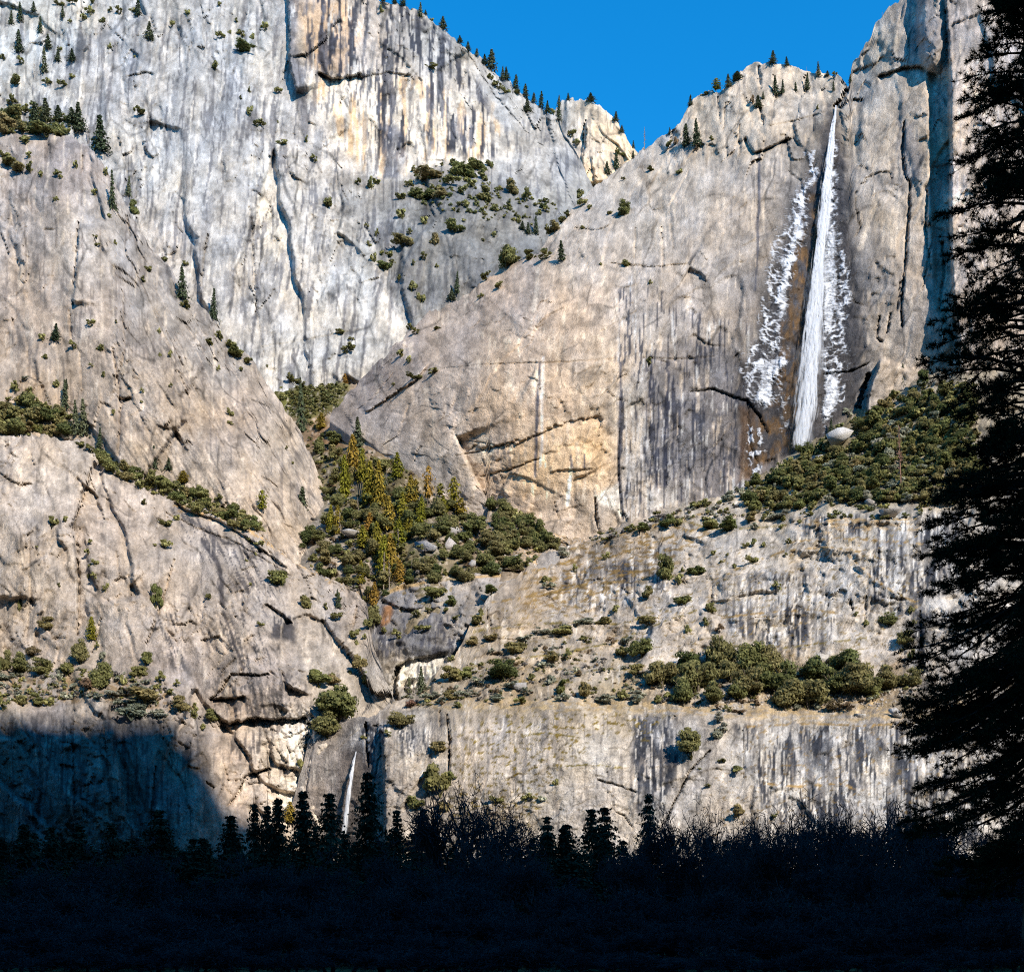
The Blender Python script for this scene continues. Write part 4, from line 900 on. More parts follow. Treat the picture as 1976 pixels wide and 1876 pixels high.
def bush_mesh(seed, mat, ncl=16, nl=64, leaf=.052, flat=.8, name='shrub', lobes=3):
    """irregular crown: a few lobes of unequal height, each a heap of leaf clumps with gaps between"""
    rs = np.random.RandomState(seed); b = MB()
    lb = np.c_[rs.uniform(-.27, .27, lobes), rs.uniform(-.2, .2, lobes), rs.uniform(.0, .12, lobes)]
    lh = rs.uniform(.45, 1.0, lobes); lh[0] = 1.0; lr = rs.uniform(.55, 1.0, lobes)
    C = []
    for i in range(ncl):
        k = rs.randint(lobes)
        d = rnd_dirs(rs, 1)[0]; d[2] = abs(d[2]) - .12
        C.append(lb[k] + d * rs.uniform(.35, 1.0) ** .6 * np.array([.27 * lr[k], .27 * lr[k], .66 * lh[k]]) + np.array([0, 0, .1]))
    C = np.array(C)
    for i in range(ncl):
        r = rs.uniform(.08, .19)
        n = int(nl * (r / .14) ** 1.5) + 4
        d = rnd_dirs(rs, n); d[:, 2] = d[:, 2] * .8 + .15
        P = C[i] + d * r * rs.uniform(.6, 1.2, (n, 1)) * np.array([1.1, 1.1, flat])
        V, Fq = quads_at(rs, P, d, leaf)
        b.add(V, Fq, np.repeat(rs.uniform(.65, 1.3) * rs.uniform(.7, 1.35, n), 4))
    for i in range(5):
        e = C[rs.randint(ncl)] * .85
        V, Fq = tube_segments([[0, 0, -.15]], [e], .02, .008); b.add(V, Fq, .6)
    return b.mesh(name, mat)

def trunk_mesh(seed, h=.55, r=.035, mat=None, spread=.3, name='trunk'):
    rs = np.random.RandomState(seed); b = MB()
    top = np.array([rs.normal() * .05, rs.normal() * .05, h * .55])
    V, Fq = tube_segments([[0, 0, -.12]], [top], r, r * .7, 6); b.add(V, Fq)
    for i in range(6):
        a = rs.uniform(0, 6.28); e = top + np.array([math.cos(a) * spread, math.sin(a) * spread, rs.uniform(.15, .4)])
        V, Fq = tube_segments([top * rs.uniform(.6, 1)], [e], r * .5, r * .15, 5); b.add(V, Fq)
    return b.mesh(name, mat)

def conifer_mesh(seed, mat, levels=26, per=7, nq=7, shape='cone', base=.1, name='crown', leaf=.03, droop=.25):
    rs = np.random.RandomState(seed); b = MB()
    for l in range(levels):
        t = (l + rs.uniform(-.4, .4)) / levels
        z = base + (1 - base) * t
        if shape == 'cone': rad = .5 * (1 - t) ** .95 * rs.uniform(.6, 1.2) + .02
        elif shape == 'ragged': rad = .5 * (1 - t) ** .72 * rs.uniform(.7, 1.12) * (1 - .7 * max(0, (t - .84) / .16)) + .004
        elif shape == 'column': rad = .5 * min(1, (1 - t) * 1.9) ** .7 * rs.uniform(.75, 1.1) * (.75 + .25 * min(1, t * 5)) + .015
        else: rad = .5 * math.sqrt(max(0, 1 - (abs(t - .45) / .58) ** 2)) * rs.uniform(.5, 1.15) + .02
        a0 = rs.uniform(0, 6.28)
        for k in range(per):
            if rs.rand() < .14: continue
            a = a0 + 6.283 * k / per + rs.normal() * .25
            L = rad * (rs.uniform(.35, 1.2) if shape == 'ragged' else rs.uniform(.65, 1.1))
            tt = np.sort(rs.uniform(.25, 1.0, nq))
            P = np.stack([np.cos(a) * L * tt, np.sin(a) * L * tt, z - droop * L * tt ** 1.6 + rs.normal(size=nq) * .006], -1)
            P[:, :2] += rs.normal(size=(nq, 2)) * .02
            nrm = np.tile(np.array([math.cos(a) * .5, math.sin(a) * .5, .8]), (nq, 1))
            V, Fq = quads_at(rs, P, nrm, leaf * (1.25 - .5 * t) * np.linspace(1.2, .75, nq)); 
            V2 = V.copy()
            b.add(V2, Fq, np.repeat(rs.uniform(.65, 1.35) * rs.uniform(.75, 1.25, nq), 4))
    return b.mesh(name, mat)

def conifer_trunk(seed, mat, r=.035, name='trunk', top=.98):
    rs = np.random.RandomState(seed); b = MB()
    zs = np.linspace(-.06, top, 7); off = np.cumsum(rs.normal(size=(7, 2)) * .006, 0)
    P = np.c_[off, zs]
    rr = r * (1 - np.linspace(0, .92, 7))
    V, Fq = tube_segments(P[:-1], P[1:], rr[:-1], rr[1:], 6); b.add(V, Fq)
    return b.mesh(name, mat)

def snag_mesh(seed, mat, nb=26, L=.5):
    rs = np.random.RandomState(seed); b = MB()
    P = np.c_[np.cumsum(rs.normal(size=(6, 2)) * .012, 0), np.linspace(-.04, 1, 6)]
    rr = .055 * (1 - np.linspace(0, .9, 6))
    V, Fq = tube_segments(P[:-1], P[1:], rr[:-1], rr[1:], 5); b.add(V, Fq)
    for i in range(nb):
        z = rs.uniform(.25, .97); a = rs.uniform(0, 6.28); l = L * (1.1 - z) * rs.uniform(.5, 1.2)
        A = np.array([0, 0, z]); B = A + np.array([math.cos(a) * l, math.sin(a) * l, rs.uniform(-.06, .1)])
        V, Fq = tube_segments([A], [B], .014, .004, 3); b.add(V, Fq)
    return b.mesh('dead_tree', mat)

BUSH = [bush_mesh(10 + i, M_SHRUB, 20, lobes=2 + i % 3) for i in range(8)]
SAGE = [bush_mesh(30 + i, M_SAGE, 16, 60, .045, .7) for i in range(3)]
REDB = [bush_mesh(40 + i, M_RED, 16, 50, .045) for i in range(2)]
OAKC = [bush_mesh(50 + i, M_OAK, 64, 70, .034, .75, 'crown', 3 + i % 3) for i in range(6)]
OAKT = [trunk_mesh(60 + i, mat=M_BARK) for i in range(3)]
CON = [conifer_mesh(70 + i, M_CON, 24, 7, 8, 'cone', .08, leaf=.036) for i in range(4)]
CED = [conifer_mesh(80 + i, M_CED, 30, 8, 10, 'column', .06, leaf=.036) for i in range(4)]
PON = [conifer_mesh(90 + i, M_CED, 18, 6, 6, 'round', .3, leaf=.05) for i in range(2)]
CTR = [conifer_trunk(95 + i, M_BARK, .05) for i in range(2)]
SNAG = [snag_mesh(98, M_SNAG), snag_mesh(99, M_SNAG, 40, .35)]
RSNAG = [snag_mesh(96, M_RSNAG, 50, .3)]
TWIGB = []

def bare_mesh(seed, mat, depth=6, h=1.0, spread=.62, twig_r=.0022, r0=.03, name='crown', kids=(3, 3, 3, 3, 3, 2), limbs=True):
    """bare broadleaf tree, unit height: the trunk and the limbs, then the twigs"""
    rs = np.random.RandomState(seed)
    trunk = MB(); crown = MB()
    fr = [(np.array([0, 0, -.03]), np.array([rs.normal() * .06, rs.normal() * .06, 1.0]), .30, r0)]
    for lv in range(depth):
        nx = []; A = []; B = []; ra = []; rb = []
        for (p, d, l, r) in fr:
            d = d / np.linalg.norm(d)
            mid = p + d * l * .5 + rs.normal(size=3) * l * .07
            e = p + d * l + rs.normal(size=3) * l * .08
            A += [p, mid]; B += [mid, e]; ra += [r, r * .8]; rb += [r * .8, r * .62]
            for k in range(kids[lv] if lv < depth - 1 else 0):
                nd = d * .9 + rnd_dirs(rs, 1)[0] * spread * (1.0 + .12 * lv); nd[2] += .12
                q = mid if (k == 0 and lv > 0) else e
                nx.append((q, nd, l * rs.uniform(.6, .86), max(r * rs.uniform(.45, .66), twig_r)))
        V, Fq = tube_segments(A, B, np.array(ra), np.array(rb), 6 if lv < 2 else 3)
        (trunk if lv < 2 else crown).add(V, Fq, rs.uniform(.8, 1.2))
        fr = nx
    allv = np.concatenate(crown.V)
    sz = 1.0 / np.percentile(allv[:, 2], 99.5); sx = .5 / np.percentile(np.hypot(allv[:, 0], allv[:, 1]), 97)
    for b in (trunk, crown): b.V = [v * np.array([sx, sx, sz]) for v in b.V]
    return trunk.mesh('trunk', mat), crown.mesh(name, mat)

# ---- placing
ORD = ['', 'first', 'second', 'third', 'fourth', 'fifth', 'sixth', 'seventh', 'eighth', 'ninth', 'tenth', 'eleventh', 'twelfth', 'thirteenth', 'fourteenth', 'fifteenth', 'sixteenth', 'seventeenth', 'eighteenth', 'nineteenth', 'twentieth']
TENS = {2: 'twenty', 3: 'thirty', 4: 'forty', 5: 'fifty', 6: 'sixty'}
def ordinal(n):
    if n <= 20: return ORD[n]
    t, u = divmod(n, 10)
    if u == 0: return TENS[t][:-1] + 'ieth'
    return TENS[t] + '-' + ORD[u]

ORG = {1: (0, 0, .4003), 2: (553.4, 0, .4003), 3: (1185.8, 0, .4003), 4: (0, 671.9, .4003), 5: (592.9, 671.9, .4003), 6: (1185.8, 671.9, .4003), 7: (0, 1264.8, .5), 8: (988, 1264.8, .5)}
PRNG = random.Random(5)
KIND = {'b': ('olive green shrub', 'shrub', 'shrub'), 's': ('pale grey-green shrub', 'sage_shrub', 'shrub'), 'r': ('reddish brown shrub', 'brown_shrub', 'shrub'), 'o': ('leafy green oak', 'oak_tree', 'tree'), 'c': ('dark green conifer', 'conifer_tree', 'tree'),
        'y': ('yellow-green conifer', 'cedar_tree', 'tree'), 'p': ('sparse yellow-green pine', 'sparse_pine_tree', 'tree'), 'd': ('bare dead tree', 'dead_tree', 'tree'), 'R': ('tall rust-brown dead tree', 'dead_tree', 'tree')}
PLANTS = []      # (px, kind, size word, object, region)

def new_obj(name, me, parent=None):
    o = bpy.data.objects.new(name, me); COL.objects.link(o)
    if parent: o.parent = parent
    return o

def put(kind, px, py, w, h, only=None, sink=.06):
    """a plant whose foot is seen at (px, py), w by h photo pixels"""
    Y, py2 = surf(px, py, only)
    if Y is None: return None
    k = Y / F
    W, H = w * k, h * k
    P = at(px, py2, Y)
    loc = (P[0], P[1] - .12 * W, P[2] - sink * H)
    rz = PRNG.uniform(0, 6.28)
    nm = KIND[kind][1]
    if kind in 'bsr':
        o = new_obj(nm, PRNG.choice({'b': BUSH, 's': SAGE, 'r': REDB}[kind]))
        o.location = loc; o.rotation_euler = (0, 0, rz); o.scale = (W, W * .8, H)
    elif kind in 'dR':
        o = new_obj(nm, PRNG.choice(SNAG if kind == 'd' else RSNAG))
        o.location = loc; o.rotation_euler = (PRNG.uniform(-.04, .04), PRNG.uniform(-.05, .05), rz); o.scale = (H * .32, H * .32, H)
    else:
        o = new_obj(nm, None); o.empty_display_size = .5
        o.location = loc; o.rotation_euler = (0, 0, rz)
        if kind == 'o':
            a = new_obj('trunk', PRNG.choice(OAKT), o); b = new_obj('crown', PRNG.choice(OAKC), o)
            a.scale = (W, W, H); b.scale = (W, W * .9, H * 1.05)
        else:
            a = new_obj('trunk', PRNG.choice(CTR), o); b = new_obj('crown', PRNG.choice({'c': CON, 'y': CED, 'p': PON}[kind]), o)
            a.scale = (H * .3, H * .3, H); b.scale = (W * 1.3, W * 1.3, H * 1.04)
            o.rotation_euler = (PRNG.uniform(-.04, .04), PRNG.uniform(-.05, .05), rz)
    return o

def plant_list(region, crop, items, group, only=None):
    """items: (x, y of the foot, width, height[, kind]) in the enlarged picture of one part of the photograph"""
    ox, oy, sc = ORG[crop]
    for it in items:
        x, y, w, h = it[:4]; kind = it[4] if len(it) > 4 else 'b'
        px, py = ox + x * sc, oy + y * sc
        o = put(kind, px, py, w * sc * (1.12 if kind in 'bsro' else 1), h * sc * (1.1 if kind in 'bsro' else 1), only)
        if o is None: continue
        size = '' if kind in 'dR' else ('small' if max(w, h) * sc < 14 else ('large' if max(w, h) * sc > 38 else ''))
        PLANTS.append([px, kind, size, o, region, group])

def plant_fill(label, crop, poly, spacing, size, kinds, group, hmul=.8, only=None, seed=1, limit=400):
    """a closed thicket: every plant a thing of its own, all alike"""
    ox, oy, sc = ORG[crop]
    rg = random.Random(seed)
    P = [(ox + x * sc, oy + y * sc) for x, y in poly]
    xs = [p[0] for p in P]; ys = [p[1] for p in P]
    sx = spacing * sc; sy = sx * .62
    y = min(ys); n = 0; row = 0
    while y < max(ys):
        x = min(xs) + (row % 2) * sx / 2
        while x < max(xs):
            jx, jy = x + rg.uniform(-.4, .4) * sx, y + rg.uniform(-.4, .4) * sy
            if poly_sd(np.array([jx]), np.array([jy]), P)[0] < 0 and n < limit:
                kind = rg.choice(kinds); z = size * sc * rg.uniform(.65, 1.35)
                hh = z * hmul * rg.uniform(.85, 1.2) if kind in 'bsro' else z * 2.0
                o = put(kind, jx, jy + z * .2, z, hh, only)
                if o:
                    lab = label if isinstance(label, str) else label[kind]
                    tag(o, lab, KIND[kind][2], group); n += 1
            x += sx
        y += sy; row += 1

# upper left wall
plant_list('on the upper left corner cliff', 1, [
    (62, 45, 30, 70, 'c'), (100, 105, 40, 95, 'c'), (165, 60, 35, 50, 'c'), (195, 160, 35, 80, 'c'), (235, 240, 50, 70, 'c'), (95, 255, 55, 110, 'c'), (215, 350, 45, 120, 'c'), (55, 120, 35, 70, 'c'), (280, 300, 40, 60, 'c'), (350, 300, 50, 60, 'c'), (668, 80, 45, 90, 'c'),
    (305, 90, 30, 60, 'c'), (722, 195, 60, 90, 'c'), (500, 110, 40, 30), (290, 30, 50, 30), (345, 20, 50, 30), (440, 70, 60, 50), (400, 100, 50, 30), (340, 110, 30, 20), (288, 250, 40, 30), (345, 380, 35, 30), (75, 410, 80, 60), (55, 510, 60, 50), (300, 420, 60, 30), (235, 410, 60, 40),
    (105, 310, 50, 30), (20, 290, 40, 30), (165, 380, 20, 100, 'd')], 'trees and shrubs on the upper left cliff', ('far_left',))
plant_list('on the tall streaked grey wall', 1, [
    (668, 555, 80, 30), (1060, 185, 50, 30), (1170, 180, 50, 40), (1220, 190, 30, 40), (1280, 145, 60, 50), (1180, 250, 130, 40), (1110, 165, 25, 25), (1205, 450, 25, 30), (1160, 480, 25, 25), (1205, 560, 35, 60), (1240, 610, 70, 40), (1340, 450, 40, 30), (1040, 340, 60, 50), (1480, 690, 25, 40),
    (1520, 780, 40, 40), (1580, 1000, 40, 60), (1340, 595, 20, 20), (1360, 700, 60, 30), (905, 75, 30, 40), (830, 130, 25, 40), (1055, 30, 30, 30), (1140, 110, 30, 30), (1650, 1610, 70, 30), (1670, 1700, 80, 50), (1700, 1640, 40, 15), (1425, 1850, 80, 50), (1665, 1850, 30, 50, 'y'), (1290, 1770, 20, 20), (650, 280, 20, 20), (525, 240, 25, 40), (640, 60, 40, 25), (575, 70, 50, 30), (530, 60, 30, 25), (450, 20, 40, 30)], 'shrubs on the streaked wall', ('far_left',))
plant_list('on the high wooded left ledge', 1, [
    (170, 600, 70, 100, 'c'), (225, 590, 80, 110, 'c'), (285, 590, 70, 80, 'c'), (385, 640, 90, 140, 'c'), (490, 740, 110, 180, 'c'), (425, 690, 30, 110, 'd'), (40, 620, 120, 90), (110, 640, 80, 60), (230, 660, 150, 70), (130, 690, 80, 50), (20, 650, 90, 60), (300, 650, 80, 60), (180, 650, 100, 50), (60, 570, 110, 60), (350, 600, 70, 80, 'c')],
    'trees and shrubs on the high left ledge')
plant_list('on the brown-grey left buttress', 1, [
    (55, 800, 90, 50), (100, 830, 90, 60), (150, 830, 50, 50), (200, 850, 40, 40), (290, 860, 50, 50), (545, 1010, 50, 190, 'c'), (510, 850, 35, 60), (455, 940, 40, 40), (645, 1030, 50, 90), (620, 950, 40, 100, 'c'), (530, 1050, 40, 30), (370, 810, 35, 50), (880, 1440, 70, 160, 'c'), (905, 1490, 70, 50), (1030, 1540, 55, 150, 'c'),
    (1065, 1640, 60, 60), (1120, 1680, 90, 40), (1140, 1720, 80, 40), (270, 1645, 60, 85, 'c'), (210, 1640, 45, 45), (440, 1570, 70, 40), (490, 1690, 50, 40), (357, 1680, 50, 40), (220, 1730, 35, 30), (820, 1720, 30, 50), (768, 1720, 25, 30), (80, 1870, 45, 50), (268, 1865, 40, 40), (320, 1876, 30, 50, 'c'), (25, 760, 60, 40), (140, 760, 40, 40),
    (265, 970, 35, 30), (470, 1190, 30, 20), (460, 1150, 25, 25), (555, 1180, 25, 40), (800, 1260, 50, 30), (890, 1280, 35, 30), (690, 1360, 40, 40), (715, 1310, 40, 40), (770, 1610, 25, 40), (560, 1560, 20, 30), (1160, 1790, 30, 30), (1050, 1790, 25, 40), (1190, 1750, 70, 35), (1010, 1660, 70, 35)],
    'trees and shrubs on the left buttress')
# skyline
plant_list('on the left skyline rim', 2, [
    (645, 85, 35, 70, 'c'), (752, 115, 50, 60, 'c'), (835, 180, 35, 35, 'c'), (873, 215, 35, 45, 'c'), (915, 270, 30, 40, 'c'), (985, 315, 70, 95, 'c'), (955, 290, 40, 50, 'c'), (1040, 310, 30, 60, 'c'), (1060, 345, 40, 60, 'c'), (1103, 395, 45, 70, 'c'), (1150, 450, 45, 65, 'c'), (1190, 460, 35, 50, 'c'), (1225, 480, 40, 80, 'c'),
    (1255, 515, 35, 60, 'c'), (520, 20, 30, 40, 'c'), (560, 30, 40, 50, 'c'), (465, 10, 30, 30, 'c'), (1310, 580, 40, 80, 'c'), (1160, 540, 50, 60, 'c'), (975, 380, 50, 35), (1020, 430, 60, 35), (1060, 450, 50, 30), (1110, 455, 60, 20), (690, 330, 80, 18), (460, 65, 30, 40), (670, 75, 20, 25, 'c'), (700, 95, 20, 20)],
    'conifers along the left skyline', ('far_left',))
plant_list('on the tan rock tower', 2, [(1312, 510, 25, 50, 'c'), (1357, 485, 25, 35, 'c'), (1465, 490, 50, 40, 'c'), (1585, 580, 35, 45, 'c'), (1615, 610, 30, 35, 'c'), (1670, 690, 20, 35, 'c'), (1370, 660, 70, 40), (1400, 700, 50, 40), (1285, 545, 50, 30), (1590, 820, 45, 90, 'c'), (1545, 840, 40, 60, 'c'), (1610, 750, 60, 25)], 'trees on the rock tower', ('tower',))
plant_list('on the brushy grey central ramp', 2, [
    (700, 860, 150, 40), (790, 890, 90, 40), (870, 860, 150, 80), (930, 820, 120, 50), (800, 800, 60, 40), (970, 800, 60, 30), (660, 960, 130, 60), (730, 955, 100, 50), (560, 960, 70, 30), (720, 920, 60, 40), (850, 940, 60, 50), (900, 900, 70, 40), (960, 970, 90, 70), (870, 1000, 60, 50), (1080, 930, 90, 80), (1150, 970, 60, 70), (1010, 1020, 50, 40), (1115, 1070, 30, 50), (1070, 1000, 50, 40),
    (560, 1050, 60, 60), (670, 1080, 50, 50), (810, 1120, 100, 50), (715, 1180, 70, 80), (850, 1070, 25, 20), (555, 1190, 110, 50), (430, 1140, 25, 50), (455, 1230, 35, 30), (490, 1240, 50, 40), (470, 1300, 80, 60), (540, 1350, 40, 40), (600, 1400, 60, 70), (650, 1460, 45, 70), (660, 1250, 50, 30), (720, 1290, 30, 30), (1000, 1145, 40, 40), (950, 1165, 30, 20), (340, 890, 40, 30), (410, 910, 50, 60),
    (195, 1000, 60, 50), (585, 900, 60, 40), (400, 1190, 30, 30), (510, 1270, 40, 30), (390, 1095, 30, 20), (590, 1130, 40, 25), (820, 1420, 40, 110, 'c'), (795, 1450, 50, 60, 'c'), (1200, 1130, 40, 90, 'c'), (1165, 1130, 40, 55, 'c'), (1135, 1110, 40, 40, 'c'), (940, 860, 80, 50), (830, 840, 80, 40), (440, 890, 60, 25), (425, 1260, 40, 60), (610, 1280, 25, 30)], 'shrubs on the grey ramp', ('far_left',))
plant_list('on the shoulder left of the falls', 2, [
    (1235, 1075, 40, 80), (1210, 1010, 50, 50), (1290, 1030, 90, 50), (1060, 1280, 110, 110, 'o'), (1325, 1260, 55, 100, 'c'), (1170, 1252, 90, 35), (1240, 1250, 90, 35), (1630, 1035, 70, 80, 'o'), (1410, 945, 50, 70), (1420, 995, 50, 40), (1455, 1010, 40, 30), (1550, 1035, 40, 20), (1430, 1105, 35, 20), (1630, 1280, 70, 30), (1515, 1280, 25, 20), (960, 1350, 60, 40), (930, 1440, 40, 25), (1020, 1390, 70, 30),
    (600, 1590, 50, 40), (620, 1610, 60, 20), (720, 1590, 60, 20), (550, 1720, 50, 50), (590, 1750, 40, 50), (620, 1825, 80, 28), (700, 1805, 90, 24), (515, 1860, 30, 20), (1890, 840, 40, 30), (1620, 870, 30, 15), (1750, 825, 60, 25), (1745, 1760, 50, 50), (1750, 1370, 30, 35), (1160, 1180, 70, 30), (1100, 1220, 90, 40), (1350, 1030, 60, 35), (1270, 1090, 60, 40), (1320, 1050, 60, 40)], 'plants on the shoulder', ('falls_wall',))
plant_list('on the crag left of the falls', 3, [
    (490, 440, 45, 65, 'p'), (548, 420, 40, 60, 'c'), (590, 390, 70, 40, 'c'), (760, 305, 50, 65, 'c'), (830, 320, 30, 45, 'c'), (925, 330, 20, 25, 'd'), (982, 370, 30, 70, 'c'), (1025, 370, 30, 25, 'c'), (1060, 355, 40, 20), (775, 460, 45, 95, 'c'), (808, 455, 30, 70, 'c'), (873, 445, 25, 50, 'c'), (925, 440, 40, 85, 'c'), (1055, 440, 20, 50, 'c'), (365, 510, 30, 50, 'c'), (265, 650, 20, 35, 'c'),
    (345, 705, 60, 110, 'c'), (395, 705, 60, 130, 'c'), (290, 700, 35, 60, 'r'), (465, 680, 40, 30), (310, 840, 30, 20), (50, 1285, 60, 30), (665, 500, 30, 60, 'r'), (690, 520, 50, 60, 'c'), (715, 480, 20, 40, 'c'), (980, 530, 20, 25), (1135, 400, 20, 40, 'c'), (145, 720, 40, 110, 'd'), (90, 690, 20, 40, 'c'), (260, 710, 60, 25), (440, 455, 50, 15), (1290, 75, 14, 30, 'd')], 'trees on the crag', ('falls_wall',))
# left middle
plant_fill({'b': 'olive green shrub in the thicket on the leftmost ledge', 'o': 'rounded green oak in the thicket on the leftmost ledge'}, 4, [(-40, 260), (120, 240), (340, 330), (340, 430), (120, 430), (-40, 400)], 62, 95, 'bbo', 'thicket on the left ledge', .75, seed=3)
plant_list('beside the leftmost ledge thicket', 4, [(318, 290, 55, 140, 'c'), (370, 420, 60, 170, 'c'), (408, 420, 65, 180, 'c'), (248, 430, 35, 170, 'd'), (480, 490, 45, 110, 'c'), (745, 580, 50, 110, 'c'), (815, 590, 50, 60, 'c'), (885, 650, 60, 60, 'y'), (80, 210, 50, 50), (148, 230, 60, 60), (268, 190, 40, 40), (125, 155, 40, 20, 's')], 'trees by the left ledge')
plant_fill('olive green shrub in the band above the lower left cliff', 4, [(360, 440), (560, 540), (640, 590), (860, 640), (1060, 730), (1180, 800), (1270, 880), (1230, 890), (1020, 800), (820, 715), (650, 655), (520, 590), (380, 470)], 44, 74, 'bbbo' .replace('o', 'b'), 'shrub band above the lower left cliff', .8, seed=4)
plant_list('on the smooth left buttress foot', 4, [(220, 50, 35, 30), (690, 215, 25, 30), (680, 265, 20, 20), (820, 190, 25, 30), (1115, 330, 40, 50), (1115, 370, 40, 25), (1130, 40, 90, 60), (500, 140, 30, 40), (445, 90, 30, 20), (550, 320, 25, 40), (1410, 560, 20, 20), (1555, 690, 30, 40), (1380, 490, 20, 25)], 'shrubs on the buttress face')
plant_list('on the lower left cliff', 4, [
    (252, 850, 60, 60), (320, 835, 40, 40), (435, 940, 35, 30), (425, 990, 40, 35), (462, 1045, 40, 40), (430, 1055, 25, 25), (458, 1110, 35, 40), (425, 1110, 25, 30), (508, 1170, 45, 50), (98, 1260, 40, 75), (285, 1150, 30, 30), (225, 1350, 80, 75), (800, 860, 70, 50), (795, 960, 70, 55), (745, 955, 25, 20), (700, 755, 40, 30), (755, 1240, 60, 140), (1003, 1210, 40, 40), (1280, 1190, 50, 50, 'd'),
    (1365, 1140, 110, 100), (1465, 1250, 80, 90), (1205, 1145, 25, 25), (1570, 1260, 40, 50), (1630, 1215, 60, 55), (1620, 1310, 60, 50), (860, 830, 40, 40), (1190, 1030, 20, 20), (1235, 1000, 20, 25), (1265, 800, 50, 120, 'p'), (1210, 930, 60, 30), (1260, 950, 60, 30), (1740, 1540, 70, 80), (1770, 1620, 60, 80), (1540, 1620, 130, 100), (1610, 1620, 80, 70), (1690, 1570, 30, 30), (1260, 1340, 40, 30), (1720, 1430, 30, 40), (178, 965, 20, 20), (1920, 1400, 60, 60)], 'shrubs on the lower left cliff')
plant_list('on the ledge above the shadowed cliff', 4, [
    (400, 1510, 90, 130, 'o'), (445, 1400, 50, 110, 'y'), (465, 1450, 30, 50), (30, 1550, 70, 110, 'o'), (100, 1560, 110, 110, 'o'), (175, 1480, 80, 70, 'r'), (215, 1570, 110, 100, 'o'), (325, 1570, 90, 80), (480, 1640, 130, 150, 'o'), (410, 1640, 90, 80, 'r'), (500, 1500, 50, 60, 's'), (590, 1620, 40, 70), (700, 1520, 60, 90), (680, 1580, 90, 70), (770, 1610, 60, 70), (850, 1630, 40, 45), (710, 1700, 200, 90, 'b'), (870, 1740, 110, 90),
    (20, 1740, 60, 70), (110, 1720, 80, 80), (180, 1720, 80, 80), (248, 1720, 70, 60), (310, 1690, 70, 50, 's'), (640, 1780, 180, 90, 's'), (770, 1780, 120, 60, 's'), (560, 1680, 120, 50, 's'), (45, 1600, 90, 50, 's'), (1020, 1790, 90, 70), (945, 1790, 50, 80), (975, 1840, 40, 50), (360, 1640, 90, 40, 's'), (620, 1720, 120, 50, 's'), (480, 1690, 80, 40, 's'), (-30, 1560, 80, 100, 'o'), (290, 1600, 60, 50, 's'), (940, 1740, 40, 50)], 'plants on the ledge above the shadowed cliff', ('lower_left',))
# gully
plant_fill({'b': 'low shrub in the green meadow patch at the gully head'}, 5, [(-70, 180), (170, 170), (190, 190), (110, 270), (40, 330), (-20, 330), (-70, 230)], 26, 40, 'b', 'low brush at the gully head', .5, only=('gully',), seed=6)
plant_fill({'o': 'dark green oak in the forested gully', 'b': 'green shrub in the forested gully'}, 5, [(0, 400), (160, 400), (230, 480), (330, 510), (420, 600), (560, 720), (800, 790), (840, 870), (1000, 960), (1040, 1060), (900, 1100), (480, 1130), (340, 1230), (250, 1180), (60, 1110), (-80, 1000), (-60, 860), (60, 850), (110, 780), (80, 600)], 84, 92, 'oob', 'broadleaf trees in the gully', .8, only=('gully',), seed=7, limit=260)
plant_fill({'o': 'dark green oak in the thicket at the tan wall foot', 'b': 'green shrub in the thicket at the tan wall foot'}, 5, [(880, 740), (930, 750), (1060, 810), (1210, 930), (1200, 970), (980, 960), (900, 880)], 46, 76, 'oob', 'thicket at the tan wall foot', .9, only=('gully',), seed=8)
plant_list('in the forested gully', 5, [
    (180, 720, 60, 215, 'y'), (225, 580, 60, 170, 'y'), (265, 640, 50, 160, 'y'), (300, 740, 70, 200, 'y'), (345, 750, 70, 210, 'y'), (115, 890, 45, 140, 'y'), (145, 890, 45, 135, 'y'), (70, 390, 50, 80, 'y'), (435, 620, 60, 120, 'y'), (495, 740, 60, 130, 'y'), (580, 760, 50, 200, 'p'), (705, 770, 60, 150, 'p'), (740, 820, 70, 100, 'p'), (640, 720, 50, 70, 'p'), (655, 800, 50, 90, 'y'), (460, 840, 60, 150, 'y'),
    (390, 870, 70, 160, 'y'), (345, 1000, 60, 170, 'y'), (370, 1110, 70, 220, 'y'), (410, 1090, 70, 200, 'y'), (440, 960, 70, 140, 'y'), (270, 960, 60, 110, 'y'), (450, 1130, 60, 110, 'y'), (325, 1240, 50, 115, 'y'), (258, 1130, 40, 110, 'y'), (545, 850, 50, 140, 'y'), (330, 330, 70, 130, 'c'), (355, 325, 45, 100, 'c'), (245, 480, 80, 150, 'c'), (225, 380, 50, 80, 'c'), (-25, 400, 60, 260, 'c'), (-20, 820, 90, 150, 'c'), (300, 900, 50, 110, 'y'), (490, 900, 55, 120, 'y'), (520, 740, 45, 110, 'y'), (375, 720, 60, 120, 'c'),
    (150, 1250, 40, 90, 'c'), (370, 1170, 14, 200, 'd'), (395, 1160, 12, 150, 'd'), (500, 1130, 12, 120, 'd'), (620, 800, 12, 150, 'd'), (540, 830, 12, 120, 'd'), (440, 1000, 12, 140, 'd'), (160, 900, 12, 120, 'd'), (245, 800, 12, 90, 'd'), (380, 700, 40, 130, 'd'), (290, 1350, 60, 70), (320, 1330, 60, 110, 'o'), (230, 1400, 60, 60), (375, 1370, 40, 40), (280, 1400, 30, 40)], 'conifers in the gully', ('gully', 'gorge', 'lower_left'))
